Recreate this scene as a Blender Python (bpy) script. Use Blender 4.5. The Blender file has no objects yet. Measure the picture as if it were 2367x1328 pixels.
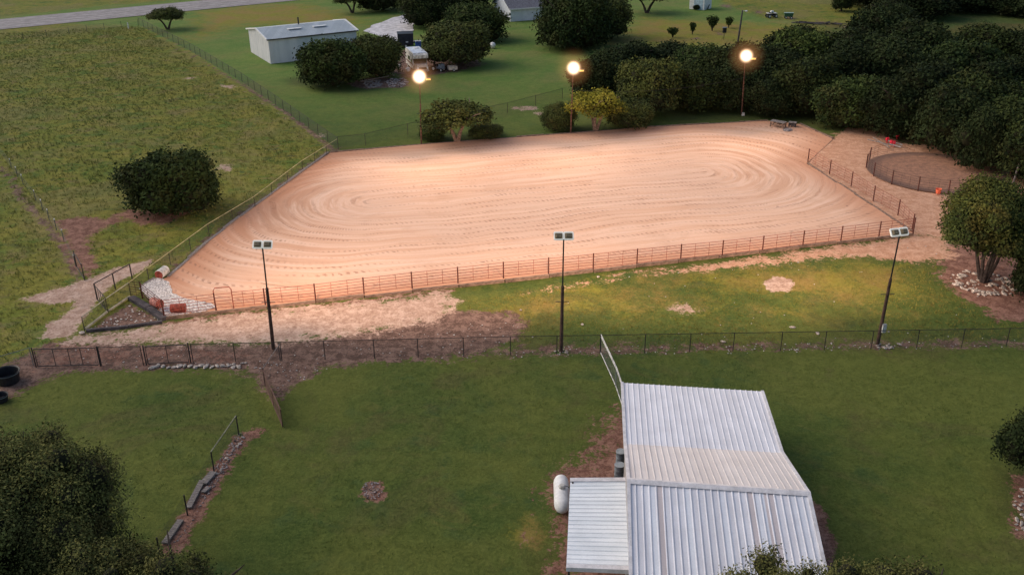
import bpy, math, random
import numpy as np
from mathutils import Vector, Matrix
random.seed(7); np.random.seed(7)
scene = bpy.context.scene
COL = scene.collection
PI = math.pi

# ------------------------------------------------------------ camera
FPX, PITCH, ROLL, CH = 2193., 0.437, -0.011, 31.
_f = (0, math.cos(PITCH), -math.sin(PITCH)); _u = (0, math.sin(PITCH), math.cos(PITCH))
_c, _s = math.cos(ROLL), math.sin(ROLL)
AX = (_c, _u[1]*_s, _u[2]*_s); AU = (-_s, _u[1]*_c, _u[2]*_c); AF = _f
def at(x, y, z=0.):
    """world point at height z seen at photo pixel (x, y) - used only to survey plan positions"""
    a = x-1183.5; b = 664-y
    d = [AF[i]*FPX+AX[i]*a+AU[i]*b for i in range(3)]; t = (z-CH)/d[2]
    return Vector((d[0]*t, d[1]*t, z))
def pj(X, Y, Z):
    d = (X, Y, Z-CH); z = sum(d[i]*AF[i] for i in range(3))
    return (1183.5+FPX*sum(d[i]*AX[i] for i in range(3))/z, 664-FPX*sum(d[i]*AU[i] for i in range(3))/z)
def hz(x, y, yt):
    p = at(x, y); lo, hi = 0, 28
    for _ in range(40):
        m = (lo+hi)/2
        if pj(p.x, p.y, m)[1] > yt: lo = m
        else: hi = m
    return lo
cam = bpy.data.cameras.new('camera'); co = bpy.data.objects.new('camera', cam); COL.objects.link(co)
cam.sensor_width = 36; cam.lens = FPX/2367*36; cam.clip_end = 4000; cam.clip_start = .5
m = Matrix(((AX[0], AU[0], -AF[0]), (AX[1], AU[1], -AF[1]), (AX[2], AU[2], -AF[2])))
co.matrix_world = Matrix.Translation((0, 0, CH)) @ m.to_4x4()
scene.camera = co
scene.view_settings.view_transform = 'Standard'; scene.view_settings.look = 'None'
scene.view_settings.exposure = 0; scene.view_settings.gamma = 1

# ------------------------------------------------------------ materials
def newmat(name):
    mt = bpy.data.materials.new(name); mt.use_nodes = True
    nt = mt.node_tree; nt.nodes.clear()
    out = nt.nodes.new('ShaderNodeOutputMaterial'); b = nt.nodes.new('ShaderNodeBsdfPrincipled')
    nt.links.new(b.outputs[0], out.inputs[0])
    return mt, nt, b, out
class NT:
    def __init__(s, nt): s.nt = nt
    def n(s, t, **k):
        o = s.nt.nodes.new('ShaderNode'+t)
        for a, v in k.items(): setattr(o, a, v)
        return o
    def put(s, sock, v):
        if hasattr(v, 'is_output'): s.nt.links.new(v, sock)
        elif isinstance(v, (tuple, list)): sock.default_value = tuple(v)+((1,) if len(v) == 3 and len(sock.default_value) == 4 else ())
        else: sock.default_value = v
    def math(s, op, a, b=0., c=None, clamp=False):
        o = s.n('Math', operation=op, use_clamp=clamp); s.put(o.inputs[0], a); s.put(o.inputs[1], b)
        if c is not None: s.put(o.inputs[2], c)
        return o.outputs[0]
    def mix(s, f, a, b, bt='MIX'):
        o = s.n('MixRGB', blend_type=bt); s.put(o.inputs[0], f); s.put(o.inputs[1], a); s.put(o.inputs[2], b); return o.outputs[0]
    def noise(s, vec, scale, detail=4, rough=.6, dist=0):
        o = s.n('TexNoise'); s.put(o.inputs['Scale'], scale); s.put(o.inputs['Detail'], detail); s.put(o.inputs['Roughness'], rough); s.put(o.inputs['Distortion'], dist)
        if vec is not None: s.put(o.inputs['Vector'], vec)
        return o.outputs[0]
    def ss(s, x, a, b, o0=0., o1=1.):
        o = s.n('MapRange', interpolation_type='SMOOTHSTEP'); s.put(o.inputs[0], x); s.put(o.inputs[1], a); s.put(o.inputs[2], b); s.put(o.inputs[3], o0); s.put(o.inputs[4], o1); return o.outputs[0]
    def attr(s, nm): return s.n('Attribute', attribute_name=nm).outputs['Fac']
    def vmul(s, v, k):
        o = s.n('VectorMath', operation='MULTIPLY'); s.put(o.inputs[0], v); s.put(o.inputs[1], k); return o.outputs[0]
    def bump(s, h, strength, dist, b):
        o = s.n('Bump'); s.put(o.inputs['Strength'], strength); s.put(o.inputs['Distance'], dist); s.put(o.inputs['Height'], h)
        s.nt.links.new(o.outputs[0], b.inputs['Normal'])
_mc = {}
def M(name, col, rough=.8, metal=0., var=.25, scale=3., col2=None, bump=0., spec=.3, stretch=None):
    if name in _mc: return _mc[name]
    mt, nt, b, out = newmat(name); N = NT(nt)
    tc = N.n('TexCoord').outputs['Object']
    v = N.vmul(tc, stretch) if stretch else tc
    n1 = N.noise(v, scale, 5, .65); n2 = N.noise(v, scale*7, 3, .6)
    k = N.math('ADD', N.math('MULTIPLY', n1, .7), N.math('MULTIPLY', n2, .3))
    c2 = col2 or tuple(c*(1-var*1.6) for c in col); c1 = tuple(min(1, c*(1+var*.6)) for c in col)
    N.put(b.inputs['Base Color'], N.mix(N.ss(k, .36, .64), c2, c1))
    b.inputs['Roughness'].default_value = rough; b.inputs['Metallic'].default_value = metal
    b.inputs['Specular IOR Level'].default_value = spec
    if bump: N.bump(n2, .6, bump, b)
    _mc[name] = mt; return mt
rust = M('rusty red pipe', (.30, .085, .055), .7, 0, .35, 4)
rustdk = M('dark rusty post', (.11, .035, .025), .75, 0, .4, 3)
darkpipe = M('dark weathered pipe', (.045, .036, .034), .65, 0, .35, 4)
palepipe = M('weathered pale pipe', (.36, .33, .23), .6, 0, .3, 2)
wire = M('galvanised wire', (.07, .075, .07), .55, 0, .2, 5)
wirelt = M('pale galvanised wire', (.18, .20, .19), .5, 0, .2, 5)
timber = M('weathered timber', (.27, .18, .13), .9, 0, .5, 2.2, bump=.01, stretch=(1, 6, 6))
timberdk = M('dark creosoted timber', (.075, .065, .068), .85, 0, .4, 2.2, bump=.01)
timbergrey = M('grey timber', (.26, .23, .21), .9, 0, .4, 3, bump=.01, stretch=(1, 6, 6))
whitep = M('white paint', (.72, .72, .70), .5, 0, .12, 3)
dirtywhite = M('dirty white', (.62, .60, .55), .6, 0, .35, 2.5)
offwhite = M('off white trim', (.62, .60, .60), .45, 0, .15, 2)
blackp = M('black plastic', (.018, .019, .022), .5, 0, .3, 3)
glassdk = M('dark glass', (.015, .017, .02), .12, 0, .1, 3, spec=.6)
steelg = M('steel grey', (.22, .23, .25), .5, .3, .3, 3)
drumg = M('galvanised drum', (.20, .23, .25), .5, .2, .35, 3)
barrelred = M('rusty red barrel', (.33, .07, .045), .6, 0, .4, 4)
bark = M('bark', (.085, .062, .048), .95, 0, .45, 5, bump=.02)
barklit = M('pale bark', (.24, .16, .12), .95, 0, .4, 5, bump=.02)
stone = M('limestone', (.54, .46, .39), .9, 0, .5, 3, bump=.02)
stonewh = M('white gravel', (.66, .63, .60), .9, 0, .45, 9)
rubber = M('rubber', (.02, .02, .02), .8, 0, .3, 6)
bluem = M('blue paint', (.05, .13, .40), .5, 0, .3, 3)
navy = M('dark blue tarp', (.015, .022, .05), .6, 0, .3, 3)
greenm = M('green paint', (.04, .11, .05), .5, 0, .3, 3)
orangep = M('orange plastic', (.85, .18, .09), .5, 0, .2, 5)
redp = M('red plastic', (.75, .03, .06), .5, 0, .2, 5)
housewall = M('house wall', (.62, .66, .70), .8, 0, .08, 2)
shingle = M('grey shingle', (.16, .16, .18), .9, 0, .3, 4, bump=.02)
rubble2 = M('broken stone', (.34, .29, .27), .9, 0, .6, 3)
pebble = M('pebble', (.58, .55, .50), .9, 0, .35, 5)
rubble = M('rubble', (.22, .17, .15), .9, 0, .55, 3)
clothm = M('camper cream paint', (.60, .50, .42), .5, 0, .2, 3)
brownp = M('brown housing', (.22, .17, .10), .5, 0, .3, 8)

def sheetmetal(name, c1, c2, c3=None, axis='X', scale=.9):
    mt, nt, b, out = newmat(name); N = NT(nt)
    tc = N.n('TexCoord').outputs['Object']
    v = N.vmul(tc, (scale, .03, .03) if axis == 'X' else (.03, scale, .03))
    k = N.noise(v, 1.6, 2, .5)
    n2 = N.noise(tc, .8, 5, .65); n3 = N.noise(tc, 14, 3, .6)
    c = N.mix(N.ss(k, .42, .58), c1, c2)
    if c3: c = N.mix(N.ss(k, .53, .57), c, c3)
    c = N.mix(N.math('MULTIPLY', N.ss(n2, .35, .75), .35), c, tuple(q*.72 for q in c1))
    c = N.mix(N.math('MULTIPLY', N.ss(n3, .4, .7), .18), c, tuple(q*.6 for q in c1))
    N.put(b.inputs['Base Color'], c); b.inputs['Roughness'].default_value = .5; b.inputs['Metallic'].default_value = .0
    b.inputs['Specular IOR Level'].default_value = .4
    return mt
roofA = sheetmetal('galvanised roof', (.64, .64, .67), (.72, .72, .75), None, 'X', .9)
roofA2 = sheetmetal('rust tinged roof', (.52, .46, .45), (.58, .52, .51))
roofA3 = sheetmetal('newer roof sheet', (.70, .72, .76), (.76, .78, .81))
roofB = sheetmetal('dusty roof', (.64, .59, .56), (.70, .65, .62))
roofC = sheetmetal('white canopy roof', (.74, .78, .80), (.84, .87, .88), axis='Y')
roofF = sheetmetal('far slope roof', (.68, .68, .71), (.76, .76, .79))
shedwall = sheetmetal('shed wall sheet', (.62, .63, .64), (.70, .70, .70), axis='Y')
shedroof = sheetmetal('shed roof sheet', (.30, .35, .38), (.36, .41, .44))

def leafmat(name, dark, light, warm):
    mt, nt, b, out = newmat(name); N = NT(nt)
    t = N.attr('tint'); oi = N.n('ObjectInfo').outputs['Random']
    tc = N.n('TexCoord').outputs['Object']
    n = N.noise(tc, .55, 3, .6)
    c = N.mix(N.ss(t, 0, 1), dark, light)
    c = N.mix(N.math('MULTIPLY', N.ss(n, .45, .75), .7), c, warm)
    c = N.mix(N.math('MULTIPLY', N.ss(oi, .4, 0.), .4), c, tuple(q*.8 for q in dark)); c = N.mix(N.math('MULTIPLY', N.math('MULTIPLY', N.ss(oi, .5, 1.), .45), N.ss(t, .1, .8)), c, (light[0]*1.5, light[1]*1.3, light[2]*.9))
    N.put(b.inputs['Base Color'], c); b.inputs['Roughness'].default_value = .85; b.inputs['Specular IOR Level'].default_value = .08
    return mt
leafJ = leafmat('juniper foliage', (.015, .027, .009), (.062, .092, .024), (.066, .060, .020))
leafO = leafmat('oak foliage', (.022, .032, .011), (.085, .105, .030), (.088, .075, .026))
leafY = leafmat('yellow green foliage', (.06, .07, .012), (.34, .32, .04), (.36, .26, .04))
leafD = leafmat('dark foliage', (.009, .016, .006), (.034, .050, .016), (.040, .036, .013))
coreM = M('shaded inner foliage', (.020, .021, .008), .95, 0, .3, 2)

# ------------------------------------------------------------ mesh helper
class MB:
    def __init__(s): s.v = []; s.f = []; s.mi = []
    def add(s, vs, fs, mi=0):
        o = len(s.v); s.v += [tuple(p) for p in vs]; s.f += [tuple(i+o for i in f) for f in fs]; s.mi += [mi]*len(fs)
    def box(s, c, size, rz=0, mi=0, rx=0, taper=1.):
        x, y, z = size[0]/2, size[1]/2, size[2]/2; R = Matrix.Rotation(rz, 3, 'Z') @ Matrix.Rotation(rx, 3, 'X'); c = Vector(c)
        vs = [c+R@Vector((a*x*(taper if d > 0 else 1), b*y*(taper if d > 0 else 1), d*z)) for d in (-1, 1) for a, b in ((-1, -1), (1, -1), (1, 1), (-1, 1))]
        s.add(vs, [(3, 2, 1, 0), (4, 5, 6, 7), (0, 1, 5, 4), (1, 2, 6, 5), (2, 3, 7, 6), (3, 0, 4, 7)], mi)
    def bar(s, a, b, w, h, mi=0):
        a = Vector(a); b = Vector(b); d = (b-a).normalized(); sd = d.cross(Vector((0, 0, 1)))
        sd = sd.normalized() if sd.length > 1e-4 else Vector((1, 0, 0)); up = sd.cross(d)
        vs = [p+sd*x*w/2+up*y*h/2 for p in (a, b) for x, y in ((-1, -1), (1, -1), (1, 1), (-1, 1))]
        s.add(vs, [(0, 1, 2, 3), (7, 6, 5, 4), (0, 4, 5, 1), (1, 5, 6, 2), (2, 6, 7, 3), (3, 7, 4, 0)], mi)
    def tube(s, pts, rs, n=6, mi=0, cap=True):
        pts = [Vector(p) for p in pts]
        if not isinstance(rs, (list, tuple)): rs = [rs]*len(pts)
        rings = []; vs = []
        for i, p in enumerate(pts):
            d = (pts[min(i+1, len(pts)-1)]-pts[max(i-1, 0)]).normalized()
            a = d.cross(Vector((.31, .2, .93))).normalized(); b = d.cross(a)
            vs += [p+(a*math.cos(2*PI*k/n)+b*math.sin(2*PI*k/n))*rs[i] for k in range(n)]
        fs = [(i*n+k, i*n+(k+1) % n, (i+1)*n+(k+1) % n, (i+1)*n+k) for i in range(len(pts)-1) for k in range(n)]
        if cap: fs += [tuple(range(n))[::-1], tuple((len(pts)-1)*n+k for k in range(n))]
        s.add(vs, fs, mi)
    def lathe(s, prof, n=16, mi=0, M4=None):
        vs = [Vector((r*math.cos(2*PI*k/n), r*math.sin(2*PI*k/n), z)) for r, z in prof for k in range(n)]
        if M4 is not None: vs = [M4 @ p for p in vs]
        L = len(prof)
        fs = [(i*n+k, i*n+(k+1) % n, (i+1)*n+(k+1) % n, (i+1)*n+k) for i in range(L-1) for k in range(n)]
        fs += [tuple(range(n))[::-1], tuple((L-1)*n+k for k in range(n))]
        s.add(vs, fs, mi)
    def rock(s, c, r, sq=.6, mi=0, rnd=random):
        import itertools
        n = 6; vs = []; c = Vector(c); ph = rnd.random()*6
        sx, sy = rnd.uniform(.75, 1.3), rnd.uniform(.7, 1.1)
        for zz, rr in ((-.6, .8), (.1, 1.), (.65, .62)):
            for k in range(n):
                a = ph+2*PI*k/n; q = rr*rnd.uniform(.8, 1.15)*r
                vs.append(c+Vector((q*math.cos(a)*sx, q*math.sin(a)*sy, zz*r*sq)))
        s.add(vs, [(i*n+k, i*n+(k+1) % n, (i+1)*n+(k+1) % n, (i+1)*n+k) for i in range(2) for k in range(n)]+[tuple(range(n))[::-1], tuple(2*n+k for k in range(n))], mi)
    def build(s, name, mats, parent=None, smooth=False):
        me = bpy.data.meshes.new(name); me.from_pydata(s.v, [], s.f)
        if not isinstance(mats, (list, tuple)): mats = [mats]
        for q in mats: me.materials.append(q)
        if len(mats) > 1: me.polygons.foreach_set('material_index', s.mi)
        if smooth: me.polygons.foreach_set('use_smooth', [True]*len(s.f))
        me.update()
        o = bpy.data.objects.new(name, me); COL.objects.link(o)
        if parent: o.parent = parent
        return o
def tag(o, label=None, cat=None, group=None, kind=None):
    if label: o['label'] = label
    if cat: o['category'] = cat
    if group: o['group'] = group
    if kind: o['kind'] = kind
    return o
def empty(name, loc=(0, 0, 0), rz=0, label=None, cat=None, group=None):
    o = bpy.data.objects.new(name, None); COL.objects.link(o); o.location = loc; o.rotation_euler = (0, 0, rz)
    return tag(o, label, cat, group)
KIDS = {}
def kids(o): return [c for c in bpy.data.objects if c.parent is o]
def copy_tree(root, loc, rz=0, label=None, scale=None, par=None, ks=None):
    c = root.copy(); COL.objects.link(c)
    if par is None:
        c.location = loc; c.rotation_euler = (0, 0, rz)
        if label: c['label'] = label
        if scale: c.scale = scale
    else: c.parent = par
    for ch in (ks or kids)(root): copy_tree(ch, None, par=c, ks=ks)
    return c
def mesh_np(name, V, F, mats, attrs=None, smooth=False, mi=None):
    """V (n,3), F (m,4) quads"""
    me = bpy.data.meshes.new(name); n, mF, k = len(V), len(F), F.shape[1]
    me.vertices.add(n); me.vertices.foreach_set('co', V.astype(np.float32).ravel())
    me.loops.add(mF*k); me.loops.foreach_set('vertex_index', F.astype(np.int32).ravel())
    me.polygons.add(mF); me.polygons.foreach_set('loop_start', np.arange(0, mF*k, k, dtype=np.int32))
    for q in mats: me.materials.append(q)
    if mi is not None: me.polygons.foreach_set('material_index', mi.astype(np.int32))
    if smooth: me.polygons.foreach_set('use_smooth', np.ones(mF, bool))
    me.update(calc_edges=True); me.validate()
    for nm, (dom, dat) in (attrs or {}).items():
        a = me.attributes.new(nm, 'FLOAT', dom); a.data.foreach_set('value', dat.astype(np.float32))
    return me

# ------------------------------------------------------------ ground
def sdist(P, poly):
    """signed distance (negative inside), P (n,2)"""
    poly = np.array(poly, float); d = np.full(len(P), 1e9); ins = np.zeros(len(P), bool)
    for i in range(len(poly)):
        a = poly[i]; b = poly[(i+1) % len(poly)]; e = b-a; w = P-a
        t = np.clip((w@e)/max(e@e, 1e-9), 0, 1); d = np.minimum(d, np.linalg.norm(w-t[:, None]*e, axis=1))
        c = ((a[1] <= P[:, 1]) != (b[1] <= P[:, 1])); xs = a[0]+(P[:, 1]-a[1])*(e[0])/(e[1] if abs(e[1]) > 1e-9 else 1e-9)
        ins ^= c & (P[:, 0] < xs)
    return np.where(ins, -d, d)
def ldist(P, pts):
    d = np.full(len(P), 1e9)
    for i in range(len(pts)-1):
        a = np.array(pts[i]); b = np.array(pts[i+1]); e = b-a; w = P-a
        t = np.clip((w@e)/max(e@e, 1e-9), 0, 1); d = np.minimum(d, np.linalg.norm(w-t[:, None]*e, axis=1))
    return d
def W(pts): return [tuple(at(*p)[:2]) for p in pts]
def axis(lo, hi, st, far_lo, far_hi):
    a = list(np.arange(lo, hi+1e-6, st)); s = st
    while a[-1] < far_hi: s *= 1.12; a.append(a[-1]+s)
    b = []; x = lo; s = st
    while x > far_lo: s *= 1.15; x -= s; b.append(x)
    return np.array(b[::-1]+a)
gx = axis(-46, 56, .36, -1500, 1500); gy = axis(30, 135, .36, -400, 2500)
GX, GY = np.meshgrid(gx, gy); P2 = np.stack([GX.ravel(), GY.ravel()], 1)
masks = {k: np.zeros(len(P2)) for k in ('field', 'pale', 'brown', 'red', 'orange', 'dry', 'shade')}
def paint(k, pts, soft=1., amt=1., line=None, world=False):
    w = pts if world else W(pts)
    d = (ldist(P2, w)-line) if line else sdist(P2, w)
    masks[k] = np.maximum(masks[k], np.clip(.5-d/(2*soft), 0, 1)*amt)
def ell(k, x, y, rx, ry, soft=.8, amt=1.):
    paint(k, [(x+rx*q*math.cos(a), y+ry*q*math.sin(a)) for a, q in ((a_, random.uniform(.68, 1.2)) for a_ in np.linspace(0, 2*PI, 14)[:-1])], soft, amt)
# rough pasture to the left and beyond the road
paint('field', [(-900, 1000), (-900, 60), (322, 58), (460, 130), (560, 195), (660, 262), (780, 345), (745, 365), (585, 490), (300, 690), (195, 775), (85, 850), (-300, 1150)], 1.)
paint('field', [(-96.7-900, 198-640), (-102, 203), (-46, 243), (900, 890), (900, 2400), (-1400, 2400)], 1.5, 1, world=True)
paint('field', [(2180, 70), (2240, 50), (2500, 60), (2500, 110), (2200, 105)], 3, .9)
paint('field', [(2300, 165), (2367, 150), (2600, 190), (2500, 230), (2340, 200)], 3, .9)
paint('field', [(1650, 5), (1760, 45), (1960, 70), (2060, 20), (1900, -60), (1650, -60)], 3, .7)
# pale trodden path at left
paint('pale', [(45, 692), (150, 662), (215, 640), (268, 618), (352, 598), (335, 622), (262, 652), (228, 690), (196, 735), (165, 775), (92, 782), (115, 748), (170, 712), (186, 690), (120, 702)], .8)
paint('pale', [(180, 772), (300, 762), (375, 748), (700, 706), (900, 690), (1030, 672), (1062, 705), (1000, 745), (880, 765), (720, 785), (600, 795), (420, 795), (250, 792), (150, 790)], 2.2, .93)
paint('brown', [(0, 930), (0, 850), (60, 820), (110, 790), (330, 790), (560, 796), (740, 780), (900, 752), (1060, 715), (1180, 722), (1215, 745), (1200, 775), (1150, 805), (1050, 828), (850, 838), (740, 850), (690, 880), (640, 925), (596, 880), (560, 856), (340, 852), (150, 858), (80, 885)], 1.3)
paint('brown', [(1100, 800), (1300, 792), (1600, 788), (2000, 783), (2500, 775), (2500, 803), (2000, 808), (1600, 815), (1300, 825), (1100, 830)], 1.2, .68)
paint('red', [(60, 800), (170, 770), (420, 790), (600, 800), (560, 845), (320, 850), (60, 860)], 2., .55)
paint('red', [(375, 742), (700, 705), (1060, 665), (1062, 674), (700, 717), (375, 754)], .5, .8)
paint('orange', [(1520, 632), (1700, 600), (1900, 574), (2112, 543), (2160, 535), (2210, 590), (2120, 606), (1960, 590), (1800, 606), (1650, 622)], 1.6, .95)
paint('orange', [(1160, 690), (1250, 660), (1500, 625), (1600, 618), (1500, 640), (1230, 680)], 1., .55)
ell('pale', 1800, 655, 42, 23, .35); ell('pale', 1578, 712, 48, 14, 1.3, .75)
paint('orange', [(1380, 635), (1560, 612), (1580, 618), (1400, 645)], .6, .6)
paint('red', [(2165, 640), (2230, 690), (2300, 735), (2500, 760), (2500, 600), (2300, 560), (2180, 560)], 1.4, .9)
paint('dry', [(1430, 640), (1600, 660), (2000, 690), (2150, 680), (2100, 610), (1700, 625)], 3.5, .8)
paint('dry', [(1040, 700), (1300, 650), (1420, 640), (1700, 690), (2100, 720), (1900, 750), (1400, 740), (1200, 760)], 3.5, .55)
# lane and round pen
paint('orange', [(1840, 288), (1925, 318), (1960, 296), (2010, 298), (2090, 330), (2300, 350), (2500, 440), (2500, 520), (2200, 545), (2110, 545), (1867, 378), (1800, 330)], 1.2)
paint('red', [(2030, 312), (2090, 318), (2400, 385), (2400, 420), (2300, 400), (2150, 345)], 1.2, .6)
ell('red', 1965, 308, 25, 12, .8, .7)
# left part
paint('brown', [(0, 375), (60, 470), (110, 520), (150, 570), (185, 645)], .8, .8, line=.5)
paint('red', [(130, 510), (180, 500), (240, 505), (262, 500), (300, 505), (230, 530), (205, 560), (230, 610), (200, 640), (168, 600), (145, 550)], 1.2, .95)
paint('red', [(255, 500), (300, 485), (440, 475), (445, 490), (400, 515), (330, 520)], 1.2, .9)
for e in [(523, 387, 26, 12), (438, 181, 20, 5), (527, 200, 22, 6), (745, 312, 22, 7), (1215, 250, 34, 8), (1250, 262, 22, 6)]: ell('pale', *e, .9, .62)
paint('brown', [(330, 62), (440, 125), (560, 195), (660, 260), (770, 345)], .6, .75, line=.45)
paint('pale', [(335, 70), (440, 132), (550, 202), (650, 266), (765, 352)], .5, .55, line=.25)
paint('brown', [(790, 340), (760, 350), (590, 470), (480, 555), (400, 625)], .7, .7, line=.5)
paint('brown', [(200, 765), (300, 700), (380, 742), (300, 752)], .5, .9)
ell('red', 860, 1132, 33, 25, .5, 1.); ell('pale', 860, 1130, 22, 15, .4, .6)
paint('red', [(400, 1270), (440, 1195), (500, 1100), (560, 1010), (585, 1000)], .6, .95, line=.55)
paint('red', [(1432, 940), (1385, 975), (1350, 1050), (1270, 1090), (1248, 1150), (1275, 1210), (1270, 1420), (1500, 1420), (1500, 940)], 2., .82)
paint('red', [(1860, 1150), (1895, 1170), (1930, 1240), (1925, 1330), (1860, 1330)], .5, 1.)
ell('dry', 1215, 1240, 35, 35, .9, .9); ell('red', 1212, 1250, 22, 22, .6, .6)
ell('red', 290, 943, 16, 6, .5, .7); ell('brown', 880, 190, 70, 14, .8, .9)
paint('red', [(2335, 1100), (2400, 1090), (2420, 1260), (2350, 1240)], .8, .9)
paint('brown', [(1520, 98), (1600, 92), (1700, 70)], 1., .8, line=.6)
paint('brown', [(1640, 8), (1740, 25), (1850, 45), (1990, 68)], 1.6, .9, line=.9)
paint('brown', [(940, 180), (1060, 165), (1120, 150), (1080, 110), (930, 110), (900, 165)], 1.6, .9)
paint('dry', [(450, 20), (700, 5), (900, 60), (560, 60), (440, 100)], 6, .8)
paint('dry', [(1480, 40), (1960, 60), (1900, 110), (1500, 110), (1380, 100)], 5, .8)
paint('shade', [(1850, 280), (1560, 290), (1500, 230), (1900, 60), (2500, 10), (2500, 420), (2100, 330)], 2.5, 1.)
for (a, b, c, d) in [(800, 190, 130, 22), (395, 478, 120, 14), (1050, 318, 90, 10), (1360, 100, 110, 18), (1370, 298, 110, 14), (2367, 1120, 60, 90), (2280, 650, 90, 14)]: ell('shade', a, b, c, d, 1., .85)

paint('brown', [(1300, 640), (1305, 640), (1310, 645)], .3, .1)
masks['farlawn_haze'] = np.clip((P2[:, 1]-98)/45, 0, 1)  # lawn lightens with distance: haze and vignette painted into the grass colour
def ground_mat():
    mt, nt, b, out = newmat('ground with grass and dirt'); N = NT(nt)
    pos = N.n('NewGeometry').outputs['Position']
    def nz(sc, d=4, r=.62, di=0., lo=.34, hi=.66, vec=None): return N.ss(N.noise(vec or pos, sc, d, r, di), lo, hi)
    mid = nz(.22, 5, .62, .4); sm = nz(1.3, 6, .7, .3, .36, .64); fine = nz(5.5, 4, .7, 0, .36, .64); vf = nz(16., 3, .7, 0, .36, .64)
    vor = N.n('TexVoronoi'); N.put(vor.inputs['Vector'], pos); vor.inputs['Scale'].default_value = 1.9
    hoof = N.ss(vor.outputs['Distance'], .30, .12)
    hoof = N.math('MULTIPLY', hoof, nz(.5, 3, .6, 0, .45, .6))
    grain = N.math('ADD', N.math('MULTIPLY', sm, .32), N.math('ADD', N.math('MULTIPLY', fine, .38), N.math('MULTIPLY', vf, .30)))
    # mown lawn
    l = N.mix(mid, (.046, .082, .014), (.078, .104, .019))
    l = N.mix(nz(.5, 4, .6, .6, .52, .68), l, (.036, .076, .019))
    l = N.mix(N.math('MULTIPLY', nz(.34, 5, .7, 1., .54, .70), .55), l, (.140, .125, .034))
    l = N.mix(N.math('MULTIPLY', nz(.06, 4, .6, .6, .44, .62), .75), l, (.118, .132, .024))
    l = N.mix(N.math('MULTIPLY', nz(.13, 5, .65, .9, .52, .66), .6), l, (.092, .078, .028))
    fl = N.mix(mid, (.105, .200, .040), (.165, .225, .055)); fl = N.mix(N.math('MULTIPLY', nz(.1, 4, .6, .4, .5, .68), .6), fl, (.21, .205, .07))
    l = N.mix(N.attr('farlawn_haze'), l, fl)
    # rough pasture
    f = N.mix(mid, (.195, .220, .028), (.300, .260, .045))
    f = N.mix(nz(.30, 6, .7, .8, .50, .62), f, (.105, .175, .024))
    f = N.mix(N.math('MULTIPLY', nz(.24, 6, .75, .5, .52, .64), .75), f, (.29, .205, .090))
    f = N.mix(N.math('MULTIPLY', nz(.9, 6, .75, .7, .54, .66, N.vmul(pos, (.45, 1, 1))), .75), f, (.085, .095, .048))
    f = N.mix(N.math('MULTIPLY', nz(.07, 5, .65, .8, .48, .62), .75), f, (.32, .25, .085))
    f = N.mix(N.math('MULTIPLY', nz(.07, 4, .6, .5, .5, .66), .35), f, (.10, .15, .04))
    e1 = N.noise(pos, .8, 6, .75, .6); e2 = N.noise(pos, 4.5, 4, .7)
    def edge(nm, scale=.9, k=1.0, lo=.40, hi=.58):
        a = N.attr(nm); q = N.math('ADD', N.math('MULTIPLY', e1 if scale > .6 else N.noise(pos, scale, 6, .72, .5), .6), N.math('MULTIPLY', e2, .4))
        amp = N.math('MULTIPLY', N.math('SUBTRACT', q, .5), 2.6*k)
        gate = N.ss(a, .0, .14)
        return N.math('MULTIPLY', N.ss(N.math('ADD', a, amp), lo, hi), gate)
    c = N.mix(edge('field', .7, .6), l, f)
    c = N.mix(N.math('MULTIPLY', edge('dry', .4, .9, .2, .8), .85), c, N.mix(mid, (.27, .235, .028), (.32, .19, .060)))
    gs = N.math('MULTIPLY_ADD', N.ss(N.attr('field'), .3, .7), .30, .30)
    c = N.mix(grain, N.mix(N.math('ADD', gs, .08), c, (.014, .022, .006)), N.mix(.18, c, (.30, .32, .09)))
    def dirt(ca, cb, cc):
        d = N.mix(sm, ca, cb); d = N.mix(N.ss(grain, .22, .62), N.mix(.45, cc, ca), d)
        return N.mix(N.math('MULTIPLY', N.math('MULTIPLY', vf, fine), .16), d, tuple(min(.7, q*1.6) for q in cb))
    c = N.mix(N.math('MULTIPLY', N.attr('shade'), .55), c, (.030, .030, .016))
    c = N.mix(edge('brown', .8, 1.), c, dirt((.135, .080, .060), (.235, .150, .115), (.05, .032, .025)))
    c = N.mix(edge('red', .8, 1.), c, dirt((.20, .098, .068), (.30, .165, .12), (.08, .04, .03)))
    c = N.mix(edge('orange', .8, .9), c, dirt((.52, .275, .165), (.60, .36, .24), (.34, .17, .10)))
    c = N.mix(edge('pale', .9, .8), c, N.mix(N.math('MULTIPLY', hoof, .6), dirt((.40, .265, .195), (.52, .375, .295), (.24, .145, .105)), (.19, .115, .08)))
    N.put(b.inputs['Base Color'], c); b.inputs['Roughness'].default_value = .95; b.inputs['Specular IOR Level'].default_value = .1
    h = N.math('SUBTRACT', N.math('ADD', N.math('MULTIPLY', sm, .4), N.math('ADD', N.math('MULTIPLY', fine, .25), N.math('MULTIPLY', vf, .12))), N.math('MULTIPLY', hoof, .3))
    N.bump(h, .6, .08, b)
    return mt
nx, ny = len(gx), len(gy)
idx = np.arange(nx*ny).reshape(ny, nx)
F = np.stack([idx[:-1, :-1].ravel(), idx[:-1, 1:].ravel(), idx[1:, 1:].ravel(), idx[1:, :-1].ravel()], 1)
hgt = .05*(np.sin(GX*.35+GY*.11)*np.sin(GY*.27-GX*.08))
hgt = (hgt.ravel()*.6-.03)

V = np.stack([GX.ravel(), GY.ravel(), hgt], 1)
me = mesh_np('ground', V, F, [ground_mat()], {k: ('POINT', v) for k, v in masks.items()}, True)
g = bpy.data.objects.new('ground', me); COL.objects.link(g); tag(g, 'grass and bare earth around the riding arena', 'ground', kind='structure')

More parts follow.
